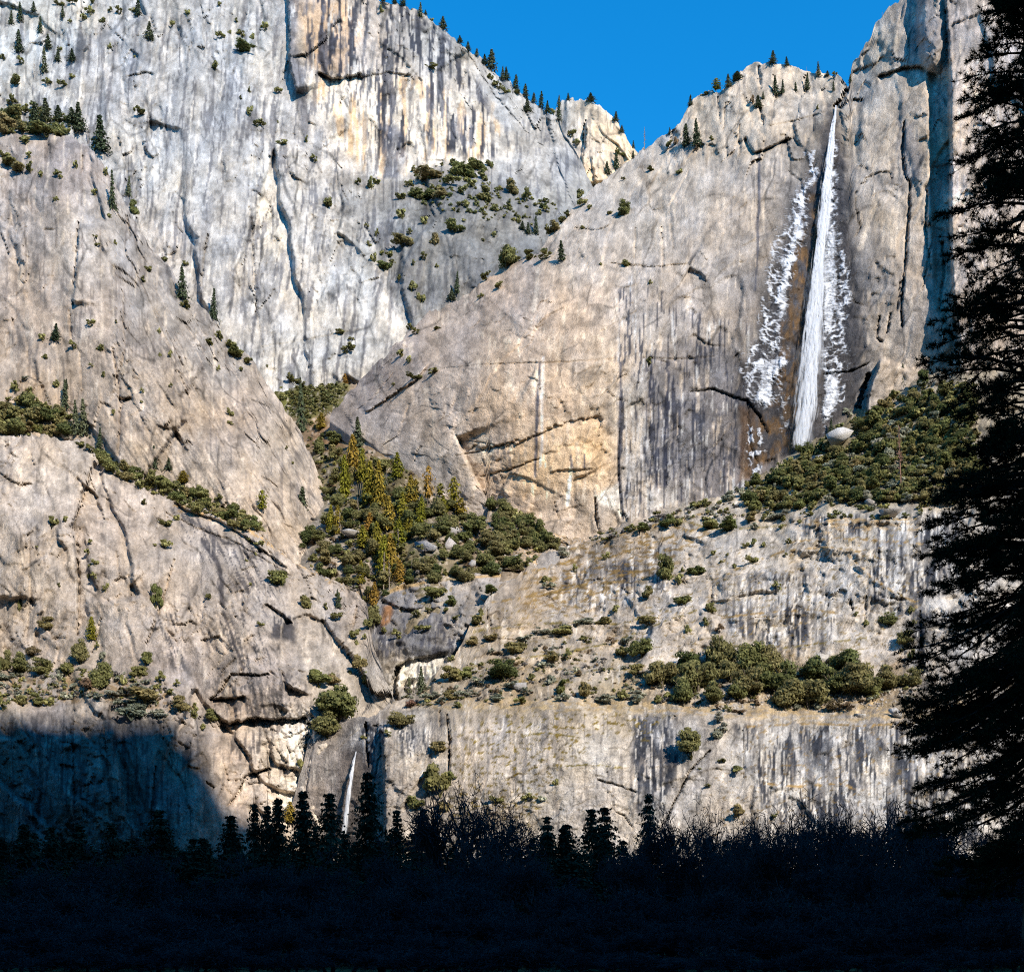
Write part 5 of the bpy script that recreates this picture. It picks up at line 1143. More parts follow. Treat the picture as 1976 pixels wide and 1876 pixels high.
# gorge and terraces
plant_list('on the grey slabs above the gorge', 5, [(610, 1200, 120, 80), (705, 1240, 90, 50), (890, 1180, 100, 50), (535, 1290, 60, 40), (670, 1270, 50, 30), (550, 1365, 80, 40), (590, 1270, 40, 30), (820, 1330, 90, 70), (790, 1430, 80, 60), (550, 1660, 60, 130, 'c'), (490, 1660, 40, 80, 'c'), (250, 1530, 60, 70), (285, 1600, 70, 70), (720, 1310, 50, 25), (840, 1290, 40, 60), (690, 1510, 50, 40)], 'plants in the gorge')
plant_list('on the mossy slabs right of centre', 5, [
    (1140, 1130, 70, 50), (1435, 1020, 60, 50), (1290, 1080, 40, 50), (1230, 1010, 90, 50, 's'), (1160, 1160, 80, 40, 's'), (1730, 1110, 90, 150, 'o'), (1790, 1130, 60, 70), (1875, 1090, 90, 60), (1640, 1200, 80, 60), (1840, 1220, 60, 45), (1640, 1330, 85, 50), (1490, 1270, 60, 50), (1435, 1330, 110, 50), (1230, 1380, 130, 60), (1330, 1330, 120, 40, 's'), (1130, 1380, 90, 50, 's'), (1470, 1420, 60, 40, 'r'), (1540, 1430, 70, 50, 's'),
    (1610, 1490, 120, 100, 'o'), (1520, 1480, 80, 60), (1600, 1570, 90, 70), (1640, 1620, 70, 80), (980, 1470, 120, 80), (880, 1410, 90, 50), (950, 1590, 180, 100, 'o'), (1190, 1510, 120, 50), (1080, 1600, 60, 50), (1170, 1620, 60, 70, 's'), (1225, 1660, 75, 80), (1340, 1680, 80, 110), (1515, 1680, 70, 50), (1290, 1560, 40, 40, 's'), (690, 1600, 100, 90), (760, 1590, 90, 80), (690, 1690, 80, 60), (1035, 1710, 90, 45), (735, 1730, 60, 40), (500, 1730, 80, 60, 'r'), (450, 1820, 120, 80, 'o'),
    (1060, 1050, 60, 30), (1350, 1420, 80, 40), (1250, 1500, 50, 70), (1400, 1700, 60, 30, 's')], 'shrubs on the mossy slabs')
plant_list('along the grassy bottom cliff brink', 5, [(600, 1690, 100, 50, 's'), (770, 1680, 110, 50, 's'), (910, 1700, 100, 50, 's'), (1050, 1670, 80, 40, 's'), (1220, 1700, 90, 45, 's'), (1440, 1710, 120, 60, 's'), (1590, 1710, 90, 60, 's'), (650, 1710, 80, 40, 's'), (990, 1640, 90, 40, 's'), (830, 1620, 90, 40, 's'), (900, 1560, 90, 40, 's'), (1120, 1540, 80, 40, 's'), (1050, 1420, 100, 40, 's'), (1250, 1350, 90, 30, 's')], 'sage along the brink')
plant_list('beside the small waterfall', 5, [(155, 1780, 230, 180, 'o'), (110, 1860, 150, 130, 'o'), (40, 1600, 80, 90), (120, 1610, 60, 70)], 'oaks by the small waterfall')
plant_fill({'b': 'olive green shrub in the broad chaparral below the tall waterfall', 'o': 'rounded evergreen oak in the broad chaparral below the tall waterfall', 's': 'pale grey-green shrub in the broad chaparral below the tall waterfall'}, 6,
           [(600, 690), (720, 620), (870, 505), (1000, 470), (1180, 470), (1180, 380), (1230, 290), (1420, 215), (1720, 190), (1760, 560), (1500, 830), (1430, 760), (1280, 740), (1230, 840), (830, 850), (640, 770)], 48, 84, 'bbbbbboos', 'chaparral below the tall waterfall', .72, only=('terraces',), seed=9, limit=280)
plant_list('around the chaparral below the falls', 6, [
    (540, 880, 150, 80), (470, 870, 120, 70), (640, 840, 90, 60), (720, 830, 50, 50), (800, 820, 110, 50, 's'), (150, 880, 90, 50), (250, 860, 90, 60), (300, 860, 60, 70), (65, 880, 70, 35), (440, 760, 80, 50), (530, 740, 90, 60, 's'), (380, 770, 70, 40), (680, 870, 60, 40, 's'), (200, 800, 40, 30), (1380, 690, 25, 340, 'R'), (1040, 410, 35, 70, 'c'), (1390, 170, 40, 110, 'c'), (1480, 180, 60, 100, 'o'), (1350, 240, 90, 40), (1130, 290, 60, 50, 's')], 'plants round the chaparral', ('terraces',))
plant_list('on the streaked right terraces', 6, [
    (845, 940, 45, 35), (800, 870, 40, 30), (670, 950, 50, 50), (630, 960, 60, 30), (665, 1035, 65, 50), (480, 995, 40, 30), (545, 1000, 20, 20), (580, 1060, 35, 35), (820, 1005, 35, 20), (340, 1230, 90, 50), (350, 1370, 50, 60), (455, 1270, 75, 60), (435, 1335, 45, 60), (790, 1165, 50, 55), (510, 1035, 40, 20), (1160, 1290, 35, 30), (1315, 1335, 80, 70, 'o'), (1420, 1275, 50, 50), (1440, 1330, 35, 35), (1400, 1425, 85, 80, 'o'), (1435, 1500, 40, 80), (1385, 1460, 25, 20),
    (1205, 1340, 40, 50), (500, 1370, 60, 50, 'r'), (330, 1080, 30, 30), (715, 960, 30, 40)], 'shrubs on the terraces', ('terraces',))
plant_list('in the right ledge oak grove', 6, [
    (230, 1620, 140, 140, 'o'), (350, 1560, 130, 130, 'o'), (500, 1540, 180, 190, 'o'), (400, 1650, 180, 180, 'o'), (330, 1700, 140, 130, 'o'), (470, 1700, 130, 110, 'o'), (650, 1560, 150, 170, 'o'), (640, 1660, 160, 150, 'o'), (590, 1690, 110, 100, 'o'), (760, 1560, 150, 150, 'o'), (800, 1650, 170, 160, 'o'), (820, 1725, 170, 150, 'o'), (930, 1725, 170, 160, 'o'), (950, 1600, 150, 140, 'o'), (1100, 1570, 170, 140, 'o'), (1150, 1650, 200, 170, 'o'),
    (1040, 1660, 150, 140, 'o'), (1300, 1640, 150, 130, 'o'), (1230, 1670, 150, 120, 'o'), (1420, 1630, 130, 100, 'o'), (560, 1600, 120, 120, 'o'), (720, 1600, 140, 130, 'o')], 'oak grove on the right ledge', ('terraces',))
plant_list('at the foot of the oak grove', 6, [(110, 1690, 100, 60, 's'), (880, 1740, 70, 40, 's'), (980, 1740, 70, 50, 's'), (1060, 1740, 90, 70, 'r'), (680, 1720, 60, 40, 'r'), (500, 1740, 50, 30, 'r'), (550, 1750, 50, 40), (520, 1850, 90, 70, 's'), (490, 1800, 80, 60, 's'), (370, 1876, 90, 60), (30, 1690, 70, 50), (270, 1700, 70, 60), (200, 1710, 60, 60), (1230, 1700, 50, 30, 's'), (1130, 1740, 80, 50, 'r'), (600, 1760, 70, 30, 'r')], 'shrubs at the foot of the oaks', ('terraces',))
plant_list('on the bottom cliff face', 8, [(690, 380, 110, 110, 'o'), (800, 320, 80, 50, 's'), (865, 450, 60, 40), (875, 620, 70, 60), (1013, 630, 30, 30), (760, 505, 40, 15), (815, 410, 50, 20), (725, 440, 15, 12), (172, 500, 30, 40), (50, 560, 60, 40), (110, 560, 40, 30, 's'), (1320, 1000, 40, 30)], 'shrubs on the bottom cliff', ('terraces',))
plant_list('right of the small waterfall', 7, [(1700, 520, 110, 130), (1680, 370, 80, 60), (1610, 590, 80, 60), (1700, 600, 60, 60), (1165, 430, 40, 50), (1120, 640, 50, 80, 'y'), (1740, 480, 50, 60), (1650, 470, 60, 50), (1500, 310, 40, 30), (1920, 570, 60, 40), (1400, 320, 40, 20)], 'plants in the cleft')

# only the largest shrubs stay single things; the many tiny ones become one mass of low brush
SHRUBS = [o for o in COL.objects if o.name.split('.')[0] in ('shrub', 'sage_shrub', 'brown_shrub')]
SHRUBS.sort(key=lambda o: -(o.scale[0] * o.scale[2]) / o.location[1] ** 2)
def merge_brush(objs):
    lo = [bush_mesh(700 + i, None, 9, 13, .1) for i in range(4)]
    arr = []
    for me in lo:
        v = np.zeros(len(me.vertices) * 3, np.float32); me.vertices.foreach_get('co', v)
        li = np.zeros(len(me.loops), np.int32); me.loops.foreach_get('vertex_index', li)
        c = np.zeros(len(me.vertices) * 4, np.float32); me.color_attributes['Col'].data.foreach_get('color', c)
        arr.append((v.reshape(-1, 3), li.reshape(-1, 4), c.reshape(-1, 4)[:, :3]))
    b = MB(); gone = set()
    for o in objs:
        v, f, c = arr[PRNG.randrange(4)]
        a = o.rotation_euler[2]; R = np.array([[math.cos(a), -math.sin(a), 0], [math.sin(a), math.cos(a), 0], [0, 0, 1]])
        V = (v * np.array(o.scale)) @ R.T + np.array(o.location)
        base = {'shrub': (.255, .238, .092), 'sage_shrub': (.34, .34, .24), 'brown_shrub': (.23, .16, .095)}[o.name.split('.')[0]]
        b.add(V, f, c * np.array(base) * PRNG.uniform(.7, 1.3)); gone.add(o.name)
    for P, z, h, base, a in COVER:
        v, f, c = arr[PRNG.randrange(4)]
        R = np.array([[math.cos(a), -math.sin(a), 0], [math.sin(a), math.cos(a), 0], [0, 0, 1]])
        b.add((v * np.array([z, z, h])) @ R.T + P, f, c * np.array(base) * PRNG.uniform(.7, 1.25))
    m = leaf_material('brush_leaves', (1, 1, 1), 0, .35, 0)
    me = b.mesh('low_brush', m); o = new_obj('low_brush', me)
    tag(o, 'small shrubs dotted over the cliffs and ledges', 'brush', kind='stuff')
    return gone
COVER = []
def cover(poly, n, size, cols, only, seed):
    rg = random.Random(seed); xs = [q[0] for q in poly]; ys = [q[1] for q in poly]; k = 0; tries = 0
    while k < n and tries < n * 6:
        tries += 1
        px, py = rg.uniform(min(xs), max(xs)), rg.uniform(min(ys), max(ys))
        if poly_sd(np.array([px]), np.array([py]), poly)[0] > 0: continue
        Y, py2 = surf(px, py, only)
        if Y is None: continue
        z = size * rg.uniform(.5, 1.5) * Y / F; P = at(px, py2, Y)
        COVER.append((P, z, z * rg.uniform(.5, .95), rg.choice(cols), rg.uniform(0, 6.28))); k += 1
OL = (.255, .238, .092); YG = (.29, .265, .09); DG = (.19, .2, .08); SG = (.33, .33, .24); BR = (.25, .18, .11); GY = (.28, .25, .22)
cover([(1425, 950), (1480, 915), (1540, 872), (1640, 810), (1700, 770), (1800, 730), (1880, 740), (1880, 960), (1780, 1000), (1680, 1010), (1520, 1012), (1440, 985)], 420, 16, [OL, OL, YG, YG, DG, SG], ('terraces',), 1)
cover([(590, 850), (640, 830), (690, 860), (760, 892), (860, 960), (950, 1035), (1010, 1010), (1080, 1050), (1040, 1100), (880, 1112), (760, 1140), (720, 1180), (620, 1120), (560, 1060), (620, 980)], 520, 14, [DG, DG, OL, YG, BR, GY], ('gully',), 2)
cover([(525, 748), (670, 742), (650, 790), (610, 830), (560, 800)], 190, 9, [OL, DG, YG], ('gully',), 3)
cover([(760, 1345), (880, 1290), (960, 1250), (1100, 1240), (1250, 1300), (1330, 1330), (1330, 1358), (1000, 1352), (770, 1366)], 300, 11, [SG, SG, OL, GY, BR], ('terraces',), 4)
cover([(1290, 1325), (1760, 1300), (1780, 1350), (1290, 1362)], 190, 12, [SG, GY, OL, BR, OL], ('terraces',), 5)
cover([(-20, 1285), (120, 1290), (240, 1300), (340, 1340), (385, 1380), (330, 1372), (200, 1352), (-20, 1362)], 240, 13, [SG, SG, OL, GY, YG], ('lower_left',), 6)
cover([(-20, 770), (60, 770), (140, 800), (170, 840), (110, 846), (-20, 838)], 120, 14, [OL, YG, DG], None, 7)
cover([(170, 855), (240, 905), (340, 930), (470, 1000), (500, 1024), (420, 1000), (330, 970), (230, 925)], 170, 12, [OL, YG, DG], None, 8)
cover([(0, 215), (60, 205), (150, 235), (130, 262), (0, 260)], 90, 14, [OL, YG, DG], None, 9)
cover([(800, 325), (870, 315), (950, 320), (1000, 370), (1080, 400), (1040, 440), (900, 420), (800, 400)], 130, 12, [OL, YG, DG], ('far_left',), 10)
cover([(1130, 1040), (1300, 990), (1420, 955), (1440, 1000), (1300, 1010), (1150, 1050)], 120, 11, [OL, SG, GY], ('terraces',), 11)
GONE = merge_brush(SHRUBS[285:])
PLANTS = [r for r in PLANTS if r[3].name not in GONE]
for o in SHRUBS[285:]: bpy.data.objects.remove(o)

# labels: which one it is, counted from the left among its like
PLANTS.sort(key=lambda r: r[0])
seen = {}
for px, kind, size, o, region, group in PLANTS:
    key = (region, kind, size); seen[key] = seen.get(key, 0) + 1
cnt = {}
for px, kind, size, o, region, group in PLANTS:
    key = (region, kind, size); cnt[key] = cnt.get(key, 0) + 1
    ph = (size + ' ' if size else '') + KIND[kind][0]
    lab = ph + ' ' + region if seen[key] == 1 else ordinal(cnt[key]) + ' ' + ph + ' from the left ' + region
    tag(o, lab, KIND[kind][2], group)
# ------------------------------------------------------------------ boulders
M_BOULDER = ROCK
def boulder(px, py, w, h, seed, label, c=(.42, .38, .34), only=None):
    Y, py2 = surf(px, py, only)
    k = Y / F; W, H = w * k * .5, h * k
    rs = np.random.RandomState(seed)
    bm = bmesh.new()
    for i in range(10):
        q = rs.uniform(-1, 1, 3); q /= max(np.abs(q).max(), .7 * np.linalg.norm(q)); q *= rs.uniform(.75, 1.05)
        bm.verts.new((q[0] * W, q[1] * W * .8, (q[2] * .62 + .25) * H))
    r = bmesh.ops.convex_hull(bm, input=bm.verts)
    bmesh.ops.delete(bm, geom=[v for v in bm.verts if not v.link_faces], context='VERTS')
    bmesh.ops.recalc_face_normals(bm, faces=bm.faces)
    V = np.array([v.co for v in bm.verts]); bm.verts.index_update()
    f = np.array([[v.index for v in fc.verts] for fc in bm.faces]); bm.free()
    o = mesh_obj('boulder', V, f, ROCK, cols=np.tile(np.array(c), (len(V), 1)) * rs.uniform(.85, 1.1, (len(V), 1)))
    P = at(px, py2, Y); o.location = (P[0], P[1] - .3 * W, P[2] - .12 * H)
    tag(o, label, 'boulder', 'boulders on the slopes')
def cp(c, x, y):
    ox, oy, s_ = ORG[c]; return ox + x * s_, oy + y * s_
for i, (c, x, y, w, h, lab, col) in enumerate([
    (6, 1095, 465, 170, 90, 'large pale boulder among the shrubs at the tall waterfall base', (.52, .49, .45)),
    (6, 985, 535, 70, 34, 'small pale rock just below the large boulder by the tall waterfall', (.5, .47, .42)),
    (6, 1320, 810, 150, 40, 'wide grey slab at the lower edge of the chaparral', (.38, .35, .32)),
    (6, 1235, 760, 60, 40, 'small grey rock above the wide slab in the chaparral', (.42, .39, .36)),
    (5, 570, 970, 120, 55, 'flat-topped grey boulder in the gully among shrubs', (.36, .335, .31)),
    (5, 690, 955, 70, 55, 'pinkish boulder right of the flat-topped one in the gully', (.42, .37, .33)),
    (5, 620, 880, 80, 30, 'low boulder on the upper gully slope', (.42, .38, .34)),
    (5, 700, 890, 90, 45, 'grey boulder beside the blocky outcrop in the gully', (.40, .375, .35)),
    (5, 760, 915, 80, 60, 'blocky outcrop boulder on the right of the gully', (.41, .38, .355)),
    (5, 790, 1050, 60, 36, 'round grey boulder near the gully foot', (.42, .385, .35)),
    (5, 890, 1000, 36, 22, 'little rock in the scree under the tan wall', (.42, .38, .34)),
    (5, 1000, 1010, 40, 24, 'second little rock in the scree below the tan wall', (.42, .38, .34)),
    (5, 920, 1085, 50, 30, 'boulder at the lower edge of the scree', (.40, .37, .33)),
    (4, 1700, 910, 130, 40, 'bare rock slab showing between gully trees at the left', (.40, .37, .335)),
    (4, 1640, 420, 40, 26, 'pale rock near the gully head', (.48, .45, .42)),
    (6, 570, 1700, 40, 22, 'grey rock between oaks above the bottom cliff', (.40, .37, .34)),
    (6, 1000, 1500, 90, 40, 'pale ledge block behind the oak grove', (.48, .45, .41)),
    (6, 1350, 1765, 70, 40, 'pale block on the brink at the right', (.46, .43, .39)),
    (6, 1180, 1770, 60, 34, 'low block on the grassy brink', (.44, .41, .37)),
    (5, 1000, 1640, 130, 50, 'broad rounded slab block above the grassy brink', (.40, .37, .34))]):
    px, py = cp(c, x, y)
    boulder(px, py, w * .4, h * .4, 500 + i, lab, col)

# scree: loose stones nobody could count
def scree():
    rs = np.random.RandomState(77); V = []; Fc = []; C = []; n = 0
    polys = [([(960, 985), (1130, 1040), (1110, 1075), (1000, 1100), (900, 1070), (880, 1030)], 420, ('gully',)), ([(1330, 1345), (1760, 1330), (1780, 1368), (1330, 1366)], 420, ('terraces',)), ([(1560, 800), (1840, 730), (1860, 900), (1600, 960)], 200, ('terraces',)), ([(620, 780), (660, 800), (640, 860), (600, 860)], 90, ('gully',))]
    for poly, cntn, only in polys:
        P = np.array(poly); k = 0; tries = 0
        while k < cntn and tries < 6000:
            tries += 1
            px = rs.uniform(P[:, 0].min(), P[:, 0].max()); py = rs.uniform(P[:, 1].min(), P[:, 1].max())
            if poly_sd(np.array([px]), np.array([py]), poly)[0] > 0: continue
            Y, py2 = surf(px, py, only)
            if Y is None: continue
            c = at(px, py2, Y); r = rs.uniform(.4, 1.6) * (1.6 if rs.rand() < .08 else 1)
            v = np.array([[1, 0, 0], [-1, 0, 0], [0, 1, 0], [0, -1, 0], [0, 0, 1], [0, 0, -1]], float) * rs.uniform(.5, 1.1, (6, 1)) * r
            a = rs.uniform(0, 6.28); R = np.array([[math.cos(a), -math.sin(a), 0], [math.sin(a), math.cos(a), 0], [0, 0, 1]])
            V.append(v @ R + c); Fc.append(np.array([[0, 2, 4], [2, 1, 4], [1, 3, 4], [3, 0, 4], [2, 0, 5], [1, 2, 5], [3, 1, 5], [0, 3, 5]]) + n); n += 6
            C.append(np.tile(np.array([.44, .385, .33]) * rs.uniform(.7, 1.2), (6, 1))); k += 1
    o = mesh_obj('scree', np.concatenate(V), np.concatenate(Fc), ROCK, cols=np.concatenate(C))
    tag(o, 'loose stones scattered on the slopes and ledges', 'scree', kind='stuff')
scree()

# ------------------------------------------------------------------ waterfalls
def water_material():
    m, nt, out = new_mat('falling_water')
    L = nt.links.new
    g = N(nt, 'ShaderNodeNewGeometry')
    mp = N(nt, 'ShaderNodeVectorMath', operation='MULTIPLY'); mp.inputs[1].default_value = (1.0, 1.0, .07)
    L(g.outputs['Position'], mp.inputs[0])
    n = N(nt, 'ShaderNodeTexNoise'); n.inputs['Scale'].default_value = .55; n.inputs['Detail'].default_value = 4; n.inputs['Roughness'].default_value = .65
    L(mp.outputs[0], n.inputs['Vector'])
    att = N(nt, 'ShaderNodeAttribute', attribute_name='Col')
    mr = N(nt, 'ShaderNodeMapRange'); mr.inputs[1].default_value = .33; mr.inputs[2].default_value = .56
    L(n.outputs[0], mr.inputs[0])
    al = N(nt, 'ShaderNodeMath', operation='MULTIPLY'); al.use_clamp = True
    L(mr.outputs[0], al.inputs[0]); L(att.outputs['Fac'], al.inputs[1])
    d = N(nt, 'ShaderNodeBsdfDiffuse'); d.inputs[0].default_value = (.94, .95, .96, 1)
    tl = N(nt, 'ShaderNodeBsdfTranslucent'); tl.inputs[0].default_value = (.94, .95, .96, 1)
    a1 = N(nt, 'ShaderNodeMixShader'); a1.inputs[0].default_value = .42; L(d.outputs[0], a1.inputs[1]); L(tl.outputs[0], a1.inputs[2])
    t = N(nt, 'ShaderNodeBsdfTransparent'); mx = N(nt, 'ShaderNodeMixShader')
    L(al.outputs[0], mx.inputs[0]); L(t.outputs[0], mx.inputs[1]); L(a1.outputs[0], mx.inputs[2]); L(mx.outputs[0], out.inputs[0])
    return m
M_WATER = water_material()

def falls(path, strands, wisp, mist, seed, label, front, only, zs=1.0):
    """path: (px, py, half width). Strands of falling water in front of the rock, thinner towards the edge, with a cloud of spray"""
    rs = np.random.RandomState(seed)
    py = np.array([p[1] for p in path], float); pxs = np.array([p[0] for p in path], float); hw = np.array([p[2] for p in path], float)
    root = bpy.data.objects.new('waterfall', None); COL.objects.link(root)
    def ys(x, y):
        Yv, _ = surf(x, y, only)
        return Yv if Yv else 1150
    yy = np.linspace(py[0], py[-1], 40)
    cy = np.array([ys(np.interp(q, py, pxs), q) for q in yy])
    cy = np.convolve(np.pad(cy, 4, mode='edge'), np.ones(9) / 9, 'valid')
    cy = np.minimum.accumulate(cy)                # water falls clear of the wall
    def build(name, cnt, rad, alpha, spread, smin, smax=1.0, ff=.3, low=0.0):
        V = []; Fq = []; C = []; n = 0
        for s in range(cnt):
            full = s < cnt * ff
            a = py[0] if full else py[0] + (py[-1] - py[0]) * (low + (.97 - low) * rs.rand() ** .9)
            b = py[-1] if full else min(py[-1], a + rs.uniform(smin, smax) * (py[-1] - py[0]))
            m = max(7, int((b - a) / 9)); q = np.linspace(a, b, m)
            off = np.clip(rs.normal() * .42 * spread, -1.6, 1.6)
            wob = np.cumsum(rs.normal(size=m)) * .045
            cx = np.interp(q, py, pxs) + (off + wob) * np.interp(q, py, hw)
            Yq = np.interp(q, yy, cy) - front - rs.uniform(0, 1.2) - 6 * sstep(0, .3, (q - py[0]) / (py[-1] - py[0]))
            c = at(cx, q, Yq)
            t = (q - a) / (b - a)
            r = rad * rs.uniform(.5, 1.3) * (.35 + .65 * np.interp(q, py, hw) / hw.max()) * np.sin(np.pi * np.clip(t, .03, .97) ** 1.5) ** .6 * (1 + .2 * rs.normal(size=m))
            r = np.maximum(r, .12)
            k = 6; ring = np.zeros((m, k, 3))
            for i in range(k):
                an = 2 * math.pi * i / k
                ring[:, i] = c + np.stack([np.cos(an) * r * 1.5, np.sin(an) * r * .45, 0 * r], -1)
            idx = np.arange(m * k).reshape(m, k) + n
            Fq.append(np.stack([idx[:-1], np.roll(idx[:-1], -1, 1), np.roll(idx[1:], -1, 1), idx[1:]], -1).reshape(-1, 4))
            V.append(ring.reshape(-1, 3)); n += m * k
            al = alpha * rs.uniform(.5, 1.2) * sstep(0, .25, t + (a <= py[0]) * .3) * sstep(0, .3, 1 - t) * (1 - .35 * sstep(.45, 1, (q - py[0]) / (py[-1] - py[0])))
            al = al * math.exp(-1.3 * off * off)
            fall = np.array([0.0, .75, .75, 0.0, .75, .75])          # thins out to nothing at its two edges
            C.append(np.repeat((al[:, None] * fall[None]).reshape(-1, 1), 3, 1))
        mesh_obj(name, np.concatenate(V), np.concatenate(Fq), M_WATER, root, cols=np.concatenate(C), smooth=True)
    build('falling_water', *strands)
    build('wisps', *wisp)
    build('spray', *mist)
    tag(root, label, 'waterfall')
    return root
falls([(1613, 204, 3), (1609, 240, 6), (1603, 290, 9), (1597, 350, 11), (1588, 430, 12), (1581, 500, 13), (1575, 560, 16), (1571, 620, 18), (1568, 690, 21), (1562, 760, 23), (1553, 810, 21), (1545, 866, 17)],
      (300, 1.5, 1.5, .62, .05, .16, .03), (150, .6, 1.2, 1.25, .03, .1, .0, .1), (70, 4.2, .25, 1.25, .06, .16, .0, .15), 21, 'tall white waterfall plunging down the cliff right of centre', 4, ('falls_wall',))
falls([(687, 1450, 2.2), (681, 1480, 3.5), (675, 1520, 4.2), (668, 1570, 4.6), (662, 1625, 5)], (100, .55, 1.6, .6, .08, .3, .05), (40, .25, .9, 1.2, .05, .2, 0), (40, 1.3, .16, 1.2, .1, .3, 0, .3), 22, 'thin white waterfall dropping behind the dark trees at lower left', 1.5, ('terraces',))

# ice and frozen spray on the wall either side of the tall fall
def ice():
    s = FALLS
    xs = np.arange(1405, 1690, 1.3); ysr = np.arange(215, 935, 1.3)
    PX, PY = np.meshgrid(xs, ysr)
    ci = (PX - s.px0) / (s.px1 - s.px0) * (s.n - 1)
    tp = np.interp(PX, s.cols, s.top); bt = np.interp(PX, s.cols, s.bot)
    rj = np.clip((PY - bt) / (tp - bt), 0, 1) * (s.m - 1)
    i0 = np.clip(ci.astype(int), 0, s.n - 2); j0 = np.clip(rj.astype(int), 0, s.m - 2); a = ci - i0; b = rj - j0
    Yv = (s.Y[j0, i0] * (1 - a) + s.Y[j0, i0 + 1] * a) * (1 - b) + (s.Y[j0 + 1, i0] * (1 - a) + s.Y[j0 + 1, i0 + 1] * a) * b
    def zone(pts, soft, wob=9, sd=0):
        wx = PX + wob * fbm(PX / 22, PY / 22, 4, 600 + sd); wy = PY + wob * fbm(PX / 22, PY / 22, 4, 650 + sd)
        return 1 - sstep(-soft, soft, poly_sd(wx, wy, pts))
    left = zone([(1568, 325), (1578, 330), (1574, 352), (1556, 366), (1562, 420), (1552, 470), (1534, 520), (1524, 570), (1515, 610), (1505, 640), (1520, 668), (1527, 690), (1512, 706), (1500, 770), (1478, 790), (1448, 770), (1440, 740), (1425, 715), (1430, 680), (1464, 655), (1466, 600), (1478, 540), (1490, 480), (1500, 440), (1520, 400), (1535, 365)], 9)
    right = zone([(1606, 262), (1614, 268), (1615, 330), (1614, 400), (1622, 450), (1636, 520), (1644, 570), (1630, 640), (1650, 690), (1640, 720), (1628, 780), (1604, 800), (1592, 838), (1588, 790), (1592, 740), (1584, 700), (1590, 640), (1592, 560), (1588, 480), (1594, 420), (1600, 340)], 8, sd=3)
    core = zone([(1576, 330), (1574, 350), (1552, 372), (1548, 440), (1528, 500), (1518, 560), (1512, 610), (1500, 620), (1506, 560), (1518, 500), (1532, 450), (1545, 370)], 5, 6, 4) + zone([(1600, 300), (1608, 300), (1606, 420), (1612, 480), (1614, 560), (1604, 640), (1590, 640), (1590, 500), (1592, 420)], 5, 6, 5) + zone([(1450, 700), (1500, 690), (1522, 694), (1510, 710), (1490, 730), (1482, 780), (1462, 770), (1470, 720)], 5, 8, 6) + zone([(1590, 730), (1612, 720), (1620, 760), (1600, 800), (1590, 800)], 5, 8, 7)
    drip = zone([(1440, 815), (1470, 830), (1475, 870), (1455, 900), (1440, 880)], 6, 8, 8) * .8 + zone([(1445, 890), (1470, 900), (1462, 930), (1450, 940)], 6, 6, 9) * .7 + zone([(1500, 760), (1520, 760), (1525, 830), (1505, 830)], 6, 8, 10) * .45 + zone([(1540, 860), (1600, 850), (1600, 872), (1540, 880)], 6, 6, 11) * .6 + zone([(1552, 290), (1585, 285), (1575, 335), (1553, 330)], 6, 4, 12) * .6
    br = .35 + .65 * sstep(-.3, .12, fbm(PX / 34, PY / 48, 3, 91)); left = left * br; right = right * (.35 + .65 * sstep(-.3, .12, fbm(PX / 30, PY / 60, 3, 92)))
    w1 = 10 * fbm(PX / 30, PY / 30, 3, 5); w2 = 10 * fbm(PX / 30, PY / 30, 3, 6)
    fe = ridge((PX + .9 * PY + w1) / 30, (PY - .55 * PX + w2) / 13, 3, 71)       # feathery rime, sweeping away from the fall
    fr = ridge((PX - .6 * PY + w1) / 30, (PY + .7 * PX + w2) / 13, 3, 72)
    g = fbm(PX / 11, PY / 14, 3, 73, .55)
    M = np.maximum(left * (.12 + .8 * sstep(.35, .9, fe)), right * (.12 + .8 * sstep(.33, .88, fr))) + .5 * np.clip(core, 0, 1) + drip * sstep(-.1, .2, g) * .9
    keep = (M + .22 * g) > .06
    keep &= (PY < bt - 2)
    P = at(PX, PY, Yv - .9 - 1.1 * np.clip(M, 0, 1.4) * (1 + .5 * g))
    idx = np.arange(PX.size).reshape(PX.shape)
    q = np.stack([idx[:-1, :-1], idx[1:, :-1], idx[1:, 1:], idx[:-1, 1:]], -1).reshape(-1, 4)
    kf = (keep[:-1, :-1].astype(int) + keep[1:, :-1] + keep[1:, 1:] + keep[:-1, 1:]).reshape(-1) >= 3
    q = q[kf]
    u, inv = np.unique(q, return_inverse=True)
    m, nt, out = new_mat('ice')
    b = N(nt, 'ShaderNodeBsdfPrincipled'); b.inputs['Base Color'].default_value = (.82, .84, .87, 1); b.inputs['Roughness'].default_value = .6
    n = N(nt, 'ShaderNodeTexNoise'); n.inputs['Scale'].default_value = .5; n.inputs['Detail'].default_value = 3
    g2 = N(nt, 'ShaderNodeNewGeometry'); nt.links.new(g2.outputs['Position'], n.inputs['Vector'])
    bp = N(nt, 'ShaderNodeBump'); bp.inputs['Distance'].default_value = 1.5; bp.inputs['Strength'].default_value = .8
    nt.links.new(n.outputs[0], bp.inputs['Height']); nt.links.new(bp.outputs[0], b.inputs['Normal']); nt.links.new(b.outputs[0], out.inputs[0])
    att = N(nt, 'ShaderNodeAttribute', attribute_name='Col')
    n2 = N(nt, 'ShaderNodeTexNoise'); n2.inputs['Scale'].default_value = .5; n2.inputs['Detail'].default_value = 5; n2.inputs['Roughness'].default_value = .72
    mp = N(nt, 'ShaderNodeMapping'); mp.inputs['Rotation'].default_value = (0, math.radians(32), 0); mp.inputs['Scale'].default_value = (.45, 1, 1.3)
    nt.links.new(g2.outputs['Position'], mp.inputs['Vector']); nt.links.new(mp.outputs[0], n2.inputs['Vector'])
